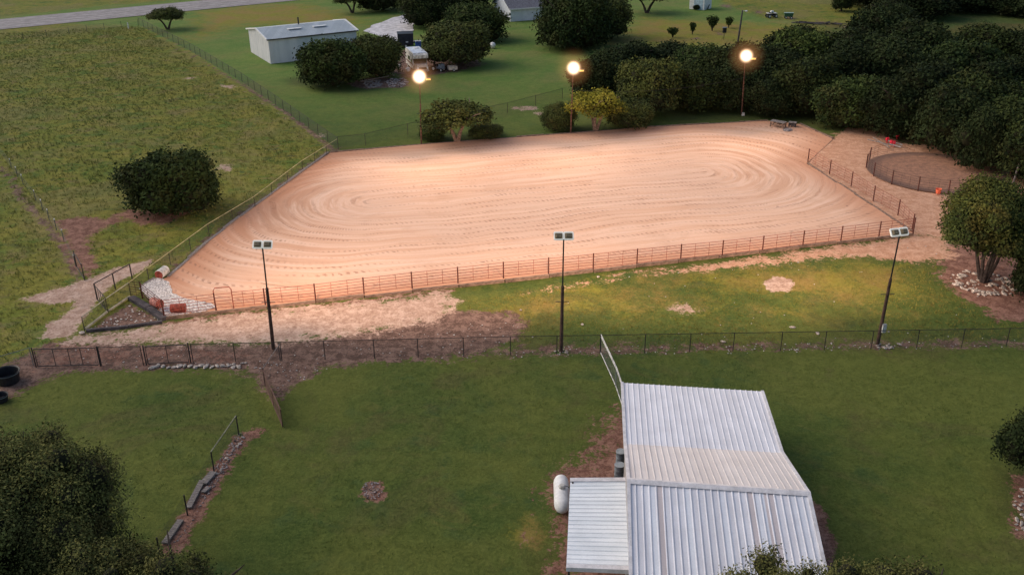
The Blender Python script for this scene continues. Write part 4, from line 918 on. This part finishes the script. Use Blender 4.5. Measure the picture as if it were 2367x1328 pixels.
for k, (x, y) in enumerate(((2050, 330), (2073, 321), (2059, 336), (2066, 338))):
    mb = MB(); mb.box((0, 0, .45), (.34, .3, .3), .4*k, 0, .2, .8); mb.box((0, 0, .15), (.12, .12, .3), 0); o = mb.build('jump_cup', redp); o.location = at(x, y); tag(o, ['red plastic jump block on the crossed poles, leftmost', 'red plastic jump block nearest the trees', 'red plastic jump block in the middle of the poles', 'red plastic jump block at the right of the poles'][k], 'jump block')
mb = MB(); mb.lathe([(.2, 0), (.27, .45), (.3, .46), (.26, .40), (.19, .05)], 14); o = mb.build('bucket', orangep); o.location = at(2168, 448)+Vector((0, 0, .06)); tag(o, 'orange bucket by the round pen panels', 'bucket')
ps = empty('corner_post', at(2340, 428), 0, 'tall grey post with wires at the right of the round pen', 'post'); mb = MB(); mb.tube([(0, 0, 0), (.2, 0, 2.2)], .09, 7); mb.build('post', timbergrey, ps)
cable(at(2340, 428)+Vector((.1, 0, 1.6)), at(2255, 440)+Vector((0, 0, 1.3)), .1, 'thin wire from the tall grey post towards the round pen')
# barrels
def barrel(loc, axisv, label, m1, m2, L=.92, r=.3, lift=.42):
    e = empty('barrel', loc, 0, label, 'barrel'); R4 = Matrix.Translation((0, 0, lift)) @ Vector(axisv).to_track_quat('Z', 'Y').to_matrix().to_4x4()
    mb = MB(); mb.lathe([(r*.98, -L/2), (r*1.03, -L/2+.03), (r, -L/2+.06), (r, -L/6-.03), (r*1.04, -L/6), (r, -L/6+.03), (r, L/6-.03), (r*1.04, L/6), (r, L/6+.03), (r, L/2-.06), (r*1.03, L/2-.03), (r*.98, L/2)], 20, 0, R4); mb.build('shell', m1, e)
    for s in (-1, 1):
        mb = MB(); mb.lathe([(r*.96, s*(L/2+.004)-.003), (r*.96, s*(L/2+.004)+.003)], 20, 0, R4); mb.build('end_cap', m2, e)
a, b = at(368, 640), at(386, 626)
barrel(at(377, 640), (b-a), 'white barrel with red end lying at the arena corner', dirtywhite, barrelred, 1.05, .36)
barrel(at(414, 724), Vector((1, .12, 0)), 'red barrel lying on white gravel behind the near fence', barrelred, barrelred, 1.05, .33, .45)
barrel(at(364, 712), Vector((.65, -.6, 0.1)), 'red barrel lying behind the dark corner panel', M('pinkish red barrel', (.45, .16, .12), .6, 0, .4, 4), barrelred, 1.05, .33, .45)
# troughs
for (x, y, rr, hh, lb) in ((13, 888, .78, .7, 'black oval water trough at the left edge'), (-4, 934, .45, .4, 'small round black tub at the left edge, nearest the camera')):
    e = empty('water_trough', at(x, y)+Vector((0, .4, 0)), .1, lb, 'trough'); mb = MB()
    mb.lathe([(rr*.85, 0), (rr*.93, hh*.5), (rr, hh), (rr*1.05, hh+.02), (rr*1.03, hh+.05), (rr*.93, hh), (rr*.82, .12)], 24); o = mb.build('tub', blackp, e)
    mb = MB(); mb.lathe([(rr*.80, .15), (rr*.80, .154)], 24); mb.build('water', blackp, e)
    mb = MB(); mb.tube([(rr*1.02*math.cos(a), rr*1.02*math.sin(a), hh*.95) for a in np.linspace(0, 2*PI, 20)], .02, 5); mb.build('rim_pipe', wirelt, e)
chain_fence('wire_fence', [at(-40, 880), at(78, 845)], 1.35, 'grey wire panel behind the black water trough', wirelt, wirelt, wirelt, rail=True, sp=.2)

# ------------------------------------------------------------ stones
def inside(px): return W(px)
def scatter(name, poly_px, n, r0, r1, mat, label, seed=1, z=.0, cat='gravel', world=None):
    w = world or W(poly_px); r = random.Random(seed); xs = [p[0] for p in w]; ys = [p[1] for p in w]; mb = MB(); pts = []
    while len(pts) < n*3: pts.append((r.uniform(min(xs), max(xs)), r.uniform(min(ys), max(ys))))
    A_ = np.array(pts); sdv = sdist(A_, w); k = 0
    for (x, y), s in zip(pts, sdv):
        if s < 0 and k < n: mb.rock((x, y, z+r0*.3), r.uniform(r0, r1), .6, 0, r); k += 1
    return tag(mb.build(name, mat), label, cat, kind='stuff')
scatter('white_gravel', [(324, 668), (340, 655), (368, 645), (390, 655), (398, 680), (425, 692), (490, 705), (500, 712), (470, 722), (385, 734)], 2600, .06, .13, stonewh, 'white gravel filling the left corner of the arena', 2, .10)
scatter('white_stones', [(205, 762), (300, 705), (378, 742), (300, 752)], 60, .03, .09, pebble, 'loose white stones in the bare corner bed', 3)
scatter('pebbles', [(0, 930), (60, 860), (340, 850), (640, 845), (1200, 830), (1200, 740), (900, 760), (600, 800), (80, 800)], 150, .02, .06, pebble, 'pale pebbles scattered over the trodden earth', 4)
scatter('pebbles', [(1200, 830), (1300, 640), (2150, 560), (2367, 760), (2367, 800)], 70, .02, .07, pebble, 'pale pebbles scattered in the lit grass right of centre', 5)
scatter('pebbles', [(445, 1200), (490, 1090), (548, 1000), (572, 1000), (520, 1090), (470, 1160), (425, 1240), (400, 1255)], 300, .02, .06, rubble2, 'small broken stones along the old fence', 6)
scatter('pebbles', [(836, 1130), (845, 1112), (875, 1112), (885, 1135), (872, 1152), (845, 1152)], 130, .02, .055, rubble2, 'rubble on the earth mound in the lower lawn', 7)
scatter('rubble_heap', [(890, 190), (905, 182), (935, 182), (945, 192), (930, 202), (900, 202)], 120, .10, .24, rubble2, 'heap of broken stones on the back lawn', 8)
scatter('rubble_heap', [(838, 195), (850, 186), (885, 186), (885, 200), (850, 205)], 70, .1, .26, timbergrey, 'heap of grey scrap wood below the dense bush', 9)
scatter('pebbles', [(1090, 825), (1300, 800), (2040, 790), (2367, 785), (2367, 803), (1300, 825)], 150, .02, .06, pebble, 'pale pebbles along the foot of the chain link fence', 10)
scatter('pebbles', [(560, 835), (680, 830), (760, 850), (700, 880), (640, 900)], 40, .02, .06, pebble, 'pebbles near the foot of the left brown pole', 11)
rocks = []
for k in range(6):
    mb = MB(); mb.rock((0, 0, 0), .5, .7, 0, random.Random(k)); me_ = mb.build('rock', stone); rocks.append(me_.data); bpy.data.objects.remove(me_)
def rock(p, s, label, group=None, mat=None, i=[0]):
    i[0] += 1; o = bpy.data.objects.new('rock', rocks[i[0] % 6]); COL.objects.link(o); o.location = Vector(p)+Vector((0, 0, s*.12)); o.scale = (s, s*random.uniform(.7, 1), s*random.uniform(.5, .9)); o.rotation_euler = (random.uniform(-.2, .2), random.uniform(-.2, .2), random.uniform(0, 6)); tag(o, label, 'rock', group)
rc = at(2272, 655)
for k in range(115):
    a = random.uniform(0, 2*PI); q = random.uniform(.75, 1.08) if k % 3 else random.uniform(.2, .8)
    rock(rc+Vector((2.2*q*math.cos(a), 2.1*q*math.sin(a), 0)), random.uniform(.22, .5), 'pale rock in the ring under the many-stemmed tree', 'rocks ringing the many-stemmed tree')
for k in range(17): rock(at(352+k*12.5, 849+random.uniform(-3, 3)-k*.1), random.uniform(.3, .55), 'flat pale stone in the row under the black framed gate', 'stones under the black framed gate')
for k in range(9): rock(at(568-k*7, 842+random.uniform(-4, 5)), random.uniform(.15, .3), 'small pale stone beside the chain link fence at lower left', 'small stones right of the gate')
for k in range(9): rock(at(1297+random.uniform(-14, 16), 813+random.uniform(-5, 4)), random.uniform(.15, .32), 'pale stone at the foot of the middle lamp pole', 'stones at the middle pole foot')
for k in range(12): rock(at(2050+random.uniform(-20, 30), 800+random.uniform(-5, 5)), random.uniform(.15, .4), 'pale stone at the foot of the leaning lamp pole', 'stones at the leaning pole foot')
for k in range(26): rock(at(2352+random.uniform(-8, 22), 1130+k*4+random.uniform(-4, 4)), random.uniform(.12, .32), 'pale stone in the bed at the lower right edge', 'stones at the lower right edge')
for k in range(12): rock(at(560-k*5+random.uniform(-8, 8), 1008+k*8+random.uniform(-3, 3)), random.uniform(.12, .3), 'pale stone beside the old fence post', 'stones beside the old fence')
for (x, y, s, lb) in ((190, 770, .55, 'white rounded stone at the tip of the corner bed'), (1204, 717, .3, 'lone pale stone left of the middle lamp pole'), (1383, 640, .28, 'lone pale stone just below the near arena fence'), (1832, 757, .4, 'flat white stone on the grass before the fence, left of the leaning pole'), (1890, 771, .35, 'flat white stone nearest the leaning pole'), (1672, 790, .35, 'flat white stone behind the chain link fence'), (1346, 750, .3, 'small white stone in the grass right of the middle pole')): rock(at(x, y), s, lb)

# ------------------------------------------------------------ trees
def crown_mesh(name, seed, rx, ry, z0, z1, nclump, per, leaf, mats, lobes=16, open_=0., spread_=.28, core=True, dome=1.0, spikes=.1, coremat=None, lobe_r=1., skirt=0, tb=.14, th=.52):
    rs = np.random.RandomState(seed); cz = z0+(z1-z0)*.42; rz = z1-cz; rzd = cz-z0
    LC, LR = [], []
    for k in range(lobes):
        a = 2.399*k+rs.uniform(-.4, .4); ph = math.asin(min(.98, max(-.75, -.55+1.5*((k+.5)/lobes)+rs.uniform(-.12, .12)))); q = rs.uniform(.46, .76)
        x, y, z = math.cos(ph)*math.cos(a)*q*rx, math.cos(ph)*math.sin(a)*q*ry, math.sin(ph)*q
        LC.append((x, y, cz+z*(rz if z > 0 else rzd))); LR.append(rs.uniform(.22, .42)*min(rx, ry)*(1-open_*.25)*lobe_r)
    for k in range(skirt):
        a = 2*PI*k/skirt+rs.uniform(-.3, .3); q = rs.uniform(.44, .60); LC.append((rx*q*math.cos(a), ry*q*math.sin(a), z0+(z1-z0)*rs.uniform(.14, .24))); LR.append(rs.uniform(.30, .38)*min(rx, ry))
    LC.append((0, 0, cz)); LR.append(.55*min(rx, ry))
    LC = np.array(LC); LR = np.array(LR); sq = np.clip((z1-z0)/(2*min(rx, ry))*1.1, .45, 1.1)
    p = LR**2/np.sum(LR**2); k = rs.choice(len(LR), nclump*2, p=p)
    d = rs.normal(size=(nclump*2, 3)); d /= np.linalg.norm(d, axis=1)[:, None]; d[:, 2] = np.where(d[:, 2] < -.35, -d[:, 2], d[:, 2])
    rad = 1+rs.normal(size=len(k))*.10+(rs.rand(len(k)) < spikes)*rs.uniform(.05, .34, len(k))
    C = LC[k]+d*LR[k][:, None]*rad[:, None]*np.array([1, 1, sq])
    # drop clumps deep in other lobes
    dd = np.min(np.linalg.norm((C[:, None, :]-LC[None])/np.array([1, 1, sq]), axis=2)/LR[None], axis=1)
    keep = (dd > .80) & (C[:, 2] > z0*.9) & (rs.rand(len(C)) > open_*.4)
    C = C[keep][:nclump]; D = d[keep][:nclump]; K = k[keep][:nclump]
    lob = rs.uniform(-.22, .22, len(LR)); ct = rs.uniform(-.2, .2, len(C))+lob[K]
    N_ = len(C)*per; C2 = np.repeat(C, per, 0)+rs.normal(size=(N_, 3))*spread_*leaf*3.2; D2 = np.repeat(D, per, 0)
    nrm_ = D2*1.0+rs.normal(size=(N_, 3))*.75+np.array([0, 0, .35]); nrm_ /= np.linalg.norm(nrm_, axis=1)[:, None]
    t1 = np.cross(nrm_, rs.normal(size=(N_, 3))); t1 /= np.linalg.norm(t1, axis=1)[:, None]; t2 = np.cross(nrm_, t1)
    sz = leaf*rs.uniform(.45, 1.5, N_)[:, None]
    Vv = np.stack([C2-t1*sz*.5, C2-t2*sz*.28+t1*sz*.05, C2+t1*sz*.55, C2+t2*sz*.30], 1).reshape(-1, 3)
    Ff = np.arange(N_*4).reshape(-1, 4)
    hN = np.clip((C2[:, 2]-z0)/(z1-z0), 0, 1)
    tint = np.clip(tb+th*hN+np.repeat(ct, per)*1.25+rs.uniform(-.13, .13, N_), 0, 1)  # leaves lighten with height: light on the crown top painted into the tint
    mi = np.zeros(N_, int)
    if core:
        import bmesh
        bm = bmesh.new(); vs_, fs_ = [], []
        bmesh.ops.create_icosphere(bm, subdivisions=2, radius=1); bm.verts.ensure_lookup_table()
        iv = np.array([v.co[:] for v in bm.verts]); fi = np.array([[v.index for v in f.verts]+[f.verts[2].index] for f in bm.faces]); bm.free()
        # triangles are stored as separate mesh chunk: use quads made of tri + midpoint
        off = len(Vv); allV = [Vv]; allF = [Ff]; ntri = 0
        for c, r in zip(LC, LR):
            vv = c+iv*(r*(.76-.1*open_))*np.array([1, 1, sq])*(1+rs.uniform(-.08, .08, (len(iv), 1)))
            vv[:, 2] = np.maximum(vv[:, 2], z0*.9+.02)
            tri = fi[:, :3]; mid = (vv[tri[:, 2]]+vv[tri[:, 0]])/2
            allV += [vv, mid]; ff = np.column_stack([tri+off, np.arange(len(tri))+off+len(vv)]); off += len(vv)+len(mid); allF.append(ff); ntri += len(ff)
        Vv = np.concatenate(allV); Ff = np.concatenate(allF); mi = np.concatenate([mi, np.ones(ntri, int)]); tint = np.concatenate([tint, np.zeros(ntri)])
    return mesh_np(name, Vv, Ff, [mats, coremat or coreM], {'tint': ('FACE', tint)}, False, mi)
def trunk_obj(par, h, rx, n, mat, seed, r0=.28, spread0=.25, lift=1.):
    r = random.Random(seed); mb = MB()
    for k in range(n):
        a = 2*PI*k/n+r.uniform(-.4, .4); bx, by = spread0*math.cos(a), spread0*math.sin(a); ex = rx*.62*r.uniform(.7, 1.1)
        p = [(bx*.4, by*.4, -.05), (bx+ex*.15*math.cos(a), by+ex*.15*math.sin(a), h*.28*lift), (ex*.55*math.cos(a+.15), ex*.55*math.sin(a+.15), h*.55), (ex*math.cos(a), ex*math.sin(a), h*.78)]
        rr = r0*r.uniform(.75, 1.1)/(1 if n < 3 else 1.25)
        mb.tube(p, [rr, rr*.75, rr*.45, rr*.15], 7)
        for j in range(3):
            q = Vector(p[1+j % 2]).lerp(Vector(p[2+j % 2]), r.uniform(.2, .9)); a2 = a+r.uniform(-1.2, 1.2)
            mb.tube([q, q+Vector((math.cos(a2)*rx*.25, math.sin(a2)*rx*.25, h*.18)), q+Vector((math.cos(a2)*rx*.4, math.sin(a2)*rx*.4, h*.24))], [rr*.38, rr*.22, rr*.07], 5)
    return mb.build('trunk', mat, par)
# shared crown variants, radius 4, height 6 (dense to the ground)
VAR = {}
def variant(kind, i):
    key = (kind, i)
    if key in VAR: return VAR[key]
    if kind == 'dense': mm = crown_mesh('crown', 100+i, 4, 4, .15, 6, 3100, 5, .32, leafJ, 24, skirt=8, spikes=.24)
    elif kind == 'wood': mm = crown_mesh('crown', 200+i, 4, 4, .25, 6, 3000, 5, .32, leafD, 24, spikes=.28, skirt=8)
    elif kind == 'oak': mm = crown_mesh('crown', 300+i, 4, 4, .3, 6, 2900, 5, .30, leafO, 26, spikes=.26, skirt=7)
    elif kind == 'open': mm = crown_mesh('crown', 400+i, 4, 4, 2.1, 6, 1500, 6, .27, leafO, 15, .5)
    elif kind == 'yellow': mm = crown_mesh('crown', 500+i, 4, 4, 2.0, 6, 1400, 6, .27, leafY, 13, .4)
    VAR[key] = mm; return mm
def tree(px, py, wpx, top, kind, i, label, group=None, name='tree', depth=1., trunk=None, bm_=bark, zofs=0.):
    p = at(px, py); h = hz(px, py, top) if top is not None else 6.5
    rad = wpx/2*((p-Vector((0, 0, CH))).dot(Vector(AF)))/FPX
    e = empty(name, p, i*1.3, label, 'tree' if name != 'shrub' else 'shrub', group)
    c = bpy.data.objects.new('crown', variant(kind, i)); COL.objects.link(c); c.parent = e; c.scale = (rad/4.35, rad*depth/4.35, h/6.35)
    n = trunk if trunk is not None else (1 if kind in ('dense', 'wood', 'oak') else 3)
    if n: trunk_obj(e, h*.9, rad, n, bm_, i+int(px), r0=.16+rad*.03)
    return e
T = tree
T(388, 68, 92, 15, 'open', 0, 'small dark umbrella-shaped tree beside the road', trunk=2)
T(409, 485, 222, 341, 'dense', 0, 'large dark round bush standing in the pasture', name='bush')
T(768, 196, 172, 80, 'dense', 1, 'dense round tree in front of the right end of the metal shed')
T(868, 176, 140, 74, 'oak', 0, 'dense lighter tree leaning out beside the camper van', bm_=barklit)
T(1060, 150, 170, 44, 'oak', 1, 'bushy green tree right of the camper van')
T(1100, 92, 168, 2, 'dense', 2, 'dark tree on the back lawn left of the pale house', depth=.8)
T(985, 60, 120, -25, 'wood', 0, 'dark tree overhanging the gravel driveway')
T(885, 24, 130, -50, 'wood', 1, 'dark tree at the top edge behind the driveway')
T(815, 30, 100, -30, 'open', 1, 'small open tree at the top edge near the shed', trunk=3)
T(1068, 35, 150, -45, 'wood', 2, 'dark tree at the top edge left of the house')
T(1325, 112, 180, -30, 'dense', 3, 'tall dense tree rising behind the middle glowing lamp')
T(1400, 88, 130, -20, 'oak', 2, 'lighter leafy tree with a low branch right of the tall dense tree')
T(1298, 72, 96, -40, 'wood', 0, 'dark tree beside the right end of the pale house')
T(1495, 30, 120, -38, 'open', 0, 'broad dark tree at the top edge right of the lighter leafy tree', trunk=2)
T(1945, 26, 58, -60, 'dense', 1, 'clipped dark columnar bush at the top edge', name='bush')
T(1058, 328, 206, 228, 'open', 1, 'wide low tree with pale forked trunk beside the far left lamp pole', bm_=barklit, trunk=3)
T(1125, 316, 88, 287, 'oak', 1, 'low dark bush behind the wide low tree', name='bush', trunk=0)
T(1000, 322, 66, 292, 'dense', 2, 'small dark bush left of the pale forked trunk', name='bush', trunk=0)
T(1376, 302, 150, 205, 'yellow', 0, 'yellow-green lit tree with pale spreading trunk beside the middle glowing lamp', bm_=barklit, trunk=3)
T(1450, 292, 130, 222, 'oak', 0, 'olive tree crown right of the yellow-green tree')
T(1292, 298, 92, 236, 'oak', 2, 'dark bush left of the yellow-green tree', name='bush', trunk=0)
T(1500, 262, 165, 128, 'oak', 1, 'large bright-leaved oak at the near edge of the woodland')
T(1385, 225, 150, 118, 'wood', 1, 'dark tree behind the middle glowing lamp pole')
wood = [(1455, 190, 140, 98), (1545, 178, 150, 100), (1625, 205, 145, 100), (1610, 250, 140, 140), (1700, 215, 150, 98), (1690, 252, 130, 140), (1785, 232, 165, 112), (1850, 175, 160, 62), (1870, 258, 160, 128),
        (1945, 235, 165, 98), (1985, 185, 160, 70), (2035, 130, 150, 8), (1960, 290, 150, 170), (2045, 235, 170, 90), (2115, 175, 170, 50), (2060, 310, 150, 180), (2130, 290, 180, 140), (2200, 230, 180, 82), (2190, 350, 160, 200),
        (2250, 320, 180, 160), (2290, 250, 170, 130), (2320, 380, 170, 230), (2370, 330, 180, 190), (2400, 420, 180, 270), (1780, 262, 120, 175), (2260, 390, 120, 250), (2440, 250, 180, 120)]
for i, (x, y, w_, t_) in enumerate(wood): T(x, y, w_*1.15, t_, 'dense' if i % 5 == 2 else 'wood', i % 4, 'dark evergreen tree within the thick woodland behind the arena', 'trees of the thick woodland')
T(2290, 150, 190, 52, 'wood', 3, 'broad dark tree standing apart in the pale grass at the upper right')
T(2390, 165, 150, 70, 'wood', 2, 'dark tree at the right edge behind the broad dark tree')
T(1835, 150, 150, 60, 'wood', 0, 'rounded dark tree poking above the woodland in front of the far lawn')
back = [(2010, 12, 150, -60), (2120, 40, 190, -40), (2230, 22, 200, -50), (2340, 30, 190, -40), (2440, 45, 180, -20), (2170, -10, 200, -80), (2060, 60, 110, 5)]
for i, (x, y, w_, t_) in enumerate(back): T(x, y, w_, t_, 'wood', i % 4, 'dark tree in the distant belt along the top right', 'distant tree belt')
def sapling(px, py, wpx, top, seed, label):
    p = at(px, py); h = hz(px, py, top); rad = wpx/2*((p-Vector((0, 0, CH))).dot(Vector(AF)))/FPX; r = np.random.RandomState(seed)
    e = empty('shrub', p, 0, label, 'shrub', 'row of saplings on the far lawn'); mb = MB(); tips = []
    for k in range(11):
        a = 2.4*k; q = rad*(.25+.75*r.rand()); t = (q*math.cos(a), q*math.sin(a), h*(1.02-.28*(q/rad)**2*r.uniform(.5, 1.3))); m_ = (t[0]*.3, t[1]*.3, h*.4)
        mb.tube([(0, 0, 0), m_, t], [.06, .04, .015], 4); tips.append((m_, t))
    mb.build('trunk', bark, e)
    C = []; 
    for m_, t in tips:
        m_, t = np.array(m_), np.array(t)
        for u in np.linspace(.05, 1.05, 13): C.append(m_*(1-u)+t*u+r.normal(size=(7, 3))*rad*.13)
    C = np.concatenate(C); n = len(C); d1 = r.normal(size=(n, 3)); d1 /= np.linalg.norm(d1, axis=1)[:, None]; d2 = np.cross(d1, r.normal(size=(n, 3))); d2 /= np.linalg.norm(d2, axis=1)[:, None]; s1 = .26
    V_ = np.stack([C-d1*s1*.5, C-d2*s1*.3, C+d1*s1*.5, C+d2*s1*.3], 1).reshape(-1, 3)
    c = bpy.data.objects.new('crown', mesh_np('crown', V_, np.arange(n*4).reshape(-1, 4), [leafJ], {'tint': ('FACE', r.rand(n))})); COL.objects.link(c); c.parent = e
for q_, (x, y, w_, t_, lb) in enumerate(((1555, 87, 26, 65, 'small bushy sapling leftmost in the far row'), (1600, 80, 20, 55, 'narrow sapling second in the far row'), (1646, 72, 30, 39, 'tallest spreading sapling in the far row'), (1684, 65, 25, 43, 'vase-shaped sapling rightmost in the far row'))):
    sapling(x, y, w_, t_, q_, lb)
mb = MB(); T(1610, 23, 18, 10, 'wood', 1, 'low dark shrub against the white garden shed door', name='shrub', trunk=0)

# right many-stemmed tree
p = at(2272, 650); e = empty('tree', p, .4, 'many-stemmed tree with dense domed crown rising from a ring of rocks at right', 'tree')
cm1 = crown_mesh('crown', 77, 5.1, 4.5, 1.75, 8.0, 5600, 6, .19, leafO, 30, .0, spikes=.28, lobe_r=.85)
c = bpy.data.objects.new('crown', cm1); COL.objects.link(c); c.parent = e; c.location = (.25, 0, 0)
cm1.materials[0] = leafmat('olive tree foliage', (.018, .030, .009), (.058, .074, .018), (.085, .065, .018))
trunk_obj(e, 6.2, 3.3, 6, M('dark bark', (.05, .038, .034), .95, 0, .4, 5), 5, .21, .5, 1.1)
p = at(2410, 690); e = empty('tree', p, 0, 'dark low crown at the right edge behind the many-stemmed tree', 'tree')
c = bpy.data.objects.new('crown', variant('wood', 2)); COL.objects.link(c); c.parent = e; c.scale = (.62, .62, .72); trunk_obj(e, 3.6, 2.2, 1, bark, 3)
# lower right juniper
p = at(2405, 1125); e = empty('tree', p, 0, 'dark spiky juniper at the lower right edge', 'tree')
cmj = crown_mesh('crown', 88, 2.7, 2.7, .2, 5.2, 3600, 6, .15, leafD, 17, spikes=.3); c = bpy.data.objects.new('crown', cmj); COL.objects.link(c); c.parent = e; trunk_obj(e, 4, 1.8, 1, bark, 3)
# near oaks at the bottom: crowns just below the camera
lo_ = leafmat('near oak foliage', (.024, .032, .010), (.19, .19, .055), (.145, .115, .042))
def near_oak(name, loc, rx, ry, z0, z1, ncl, leaf, label, seed, lobes=60, per=13):
    e = empty(name, loc, 0, label, 'tree'); mm = crown_mesh('crown', seed, rx, ry, z0, z1, ncl, per, leaf, lo_, lobes, .1, .5, spikes=.4, lobe_r=.5, skirt=8, tb=.34, th=.30)
    c = bpy.data.objects.new('crown', mm); COL.objects.link(c); c.parent = e; trunk_obj(e, z1*.8, rx*.8, 4, bark, seed, .35); return e
near_oak('oak_tree', (at(25, 1230, 4.5).x, at(25, 1230, 4.5).y, 0), 5.3, 5.8, 1.5, 9.6, 9500, .105, 'large spreading oak crown filling the lower left corner', 901)
near_oak('oak_tree', (at(215, 1335, 4.5).x, at(215, 1335, 4.5).y, 0), 3.3, 3.2, 1.5, 6.6, 3800, .10, 'middle oak crown between the corner oak and the bottom edge crown', 905)
near_oak('oak_tree', (at(365, 1395, 4.5).x, at(365, 1395, 4.5).y, 0), 4.7, 3.3, 1.5, 6.8, 4400, .10, 'oak crown at the bottom edge right of the large corner oak', 902)
near_oak('oak_tree', (at(1815, 1395, 5.5).x, at(1815, 1395, 5.5).y, 0), 3.0, 2.8, 2.0, 7.6, 4200, .09, 'oak crown overlapping the front of the barn roof at the bottom', 903)
near_oak('oak_tree', (at(2050, 1405, 4.5).x, at(2050, 1405, 4.5).y, 0), 3.8, 3.3, 1.5, 6.6, 3800, .095, 'oak crown at the bottom edge right of the barn', 904)

# grass tufts: real blades over the rough pasture and lawn
def tufts(name, poly, n, s0, s1, mat, label, seed):
    rs = np.random.RandomState(seed); w = np.array(poly); lo = w.min(0); hi = w.max(0)
    P = rs.uniform(lo, hi, (n*2, 2)); P = P[sdist(P, poly) < 0][:n]
    for k, v in (('pale', .35), ('orange', .35), ('red', .4), ('brown', .45)):
        ii = np.clip(np.searchsorted(gx, P[:, 0]), 0, nx-1); jj = np.clip(np.searchsorted(gy, P[:, 1]), 0, ny-1); P = P[masks[k].reshape(ny, nx)[jj, np.clip(np.searchsorted(gx, P[:, 0]), 0, nx-1)] < v]
    P = P[sdist(P, AR) > .2]; n = len(P)
    per = 5; C = np.repeat(P, per, 0)+rs.normal(size=(n*per, 2))*.07; a = rs.uniform(0, 2*PI, n*per); h = rs.uniform(s0, s1, n*per); wd = h*.35
    d = np.stack([np.cos(a), np.sin(a)], 1); ln = rs.normal(size=(n*per, 2))*.5*h[:, None]; z0_ = -.06
    V_ = np.stack([np.column_stack([C-d*wd[:, None]*.5, np.full(n*per, z0_)]), np.column_stack([C+d*wd[:, None]*.5, np.full(n*per, z0_)]), np.column_stack([C+ln+d*wd[:, None]*.12, h]), np.column_stack([C+ln-d*wd[:, None]*.12, h])], 1).reshape(-1, 3)
    me = mesh_np(name, V_, np.arange(len(V_)).reshape(-1, 4), [mat], {'tint': ('FACE', np.repeat(rs.rand(n), per))})
    o = bpy.data.objects.new(name, me); COL.objects.link(o); tag(o, label, 'grass', kind='stuff')
gm1 = leafmat('pasture weeds', (.11, .15, .038), (.27, .26, .075), (.28, .22, .09)); gm2 = leafmat('lawn tufts', (.045, .085, .02), (.11, .15, .035), (.14, .13, .045))
tufts('pasture_grass', W([(-60, 1000), (-60, 80), (322, 60), (780, 345), (590, 480), (300, 690), (180, 775), (80, 840)]), 26000, .07, .20, gm1, 'tufts of rough grass and weeds over the pasture', 11)
tufts('lawn_grass', W([(0, 900), (600, 860), (1200, 830), (2367, 805), (2367, 1328), (0, 1328)]), 9000, .02, .06, gm2, 'short tufts in the mown lawn nearest the camera', 12)
tufts('verge_grass', W([(1060, 700), (1400, 635), (2100, 560), (2367, 640), (2367, 800), (1200, 822)]), 9000, .03, .09, leafmat('verge tufts', (.12, .12, .03), (.27, .24, .06), (.28, .19, .07)), 'tufts of lit grass between the arena and the chain link fence', 13)

# ------------------------------------------------------------ light
world = bpy.data.worlds.new('World'); scene.world = world; world.use_nodes = True
nt = world.node_tree; nt.nodes.clear(); wo = nt.nodes.new('ShaderNodeOutputWorld'); bg = nt.nodes.new('ShaderNodeBackground'); sky = nt.nodes.new('ShaderNodeTexSky')
sky.sky_type = 'NISHITA'; sky.sun_disc = False; EL, AZ = math.radians(38), math.radians(-75)
sky.sun_elevation = EL; sky.sun_rotation = AZ; sky.dust_density = 2.5; sky.air_density = 1.; sky.ozone_density = 1.
bg.inputs[1].default_value = .15
nt.links.new(sky.outputs[0], bg.inputs[0]); nt.links.new(bg.outputs[0], wo.inputs[0])
sl = bpy.data.lights.new('sun', 'SUN'); sl.energy = 1.35; sl.angle = math.radians(60); sl.color = (1, .86, .74)
so = bpy.data.objects.new('sun', sl); COL.objects.link(so)
sdv_ = Vector((math.sin(AZ)*math.cos(EL), math.cos(AZ)*math.cos(EL), math.sin(EL)))
so.rotation_euler = (-sdv_).to_track_quat('-Z', 'Y').to_euler(); so.location = (0, 0, 60)
scene.cycles.volume_step_rate = 1.0; scene.cycles.volume_max_steps = 64
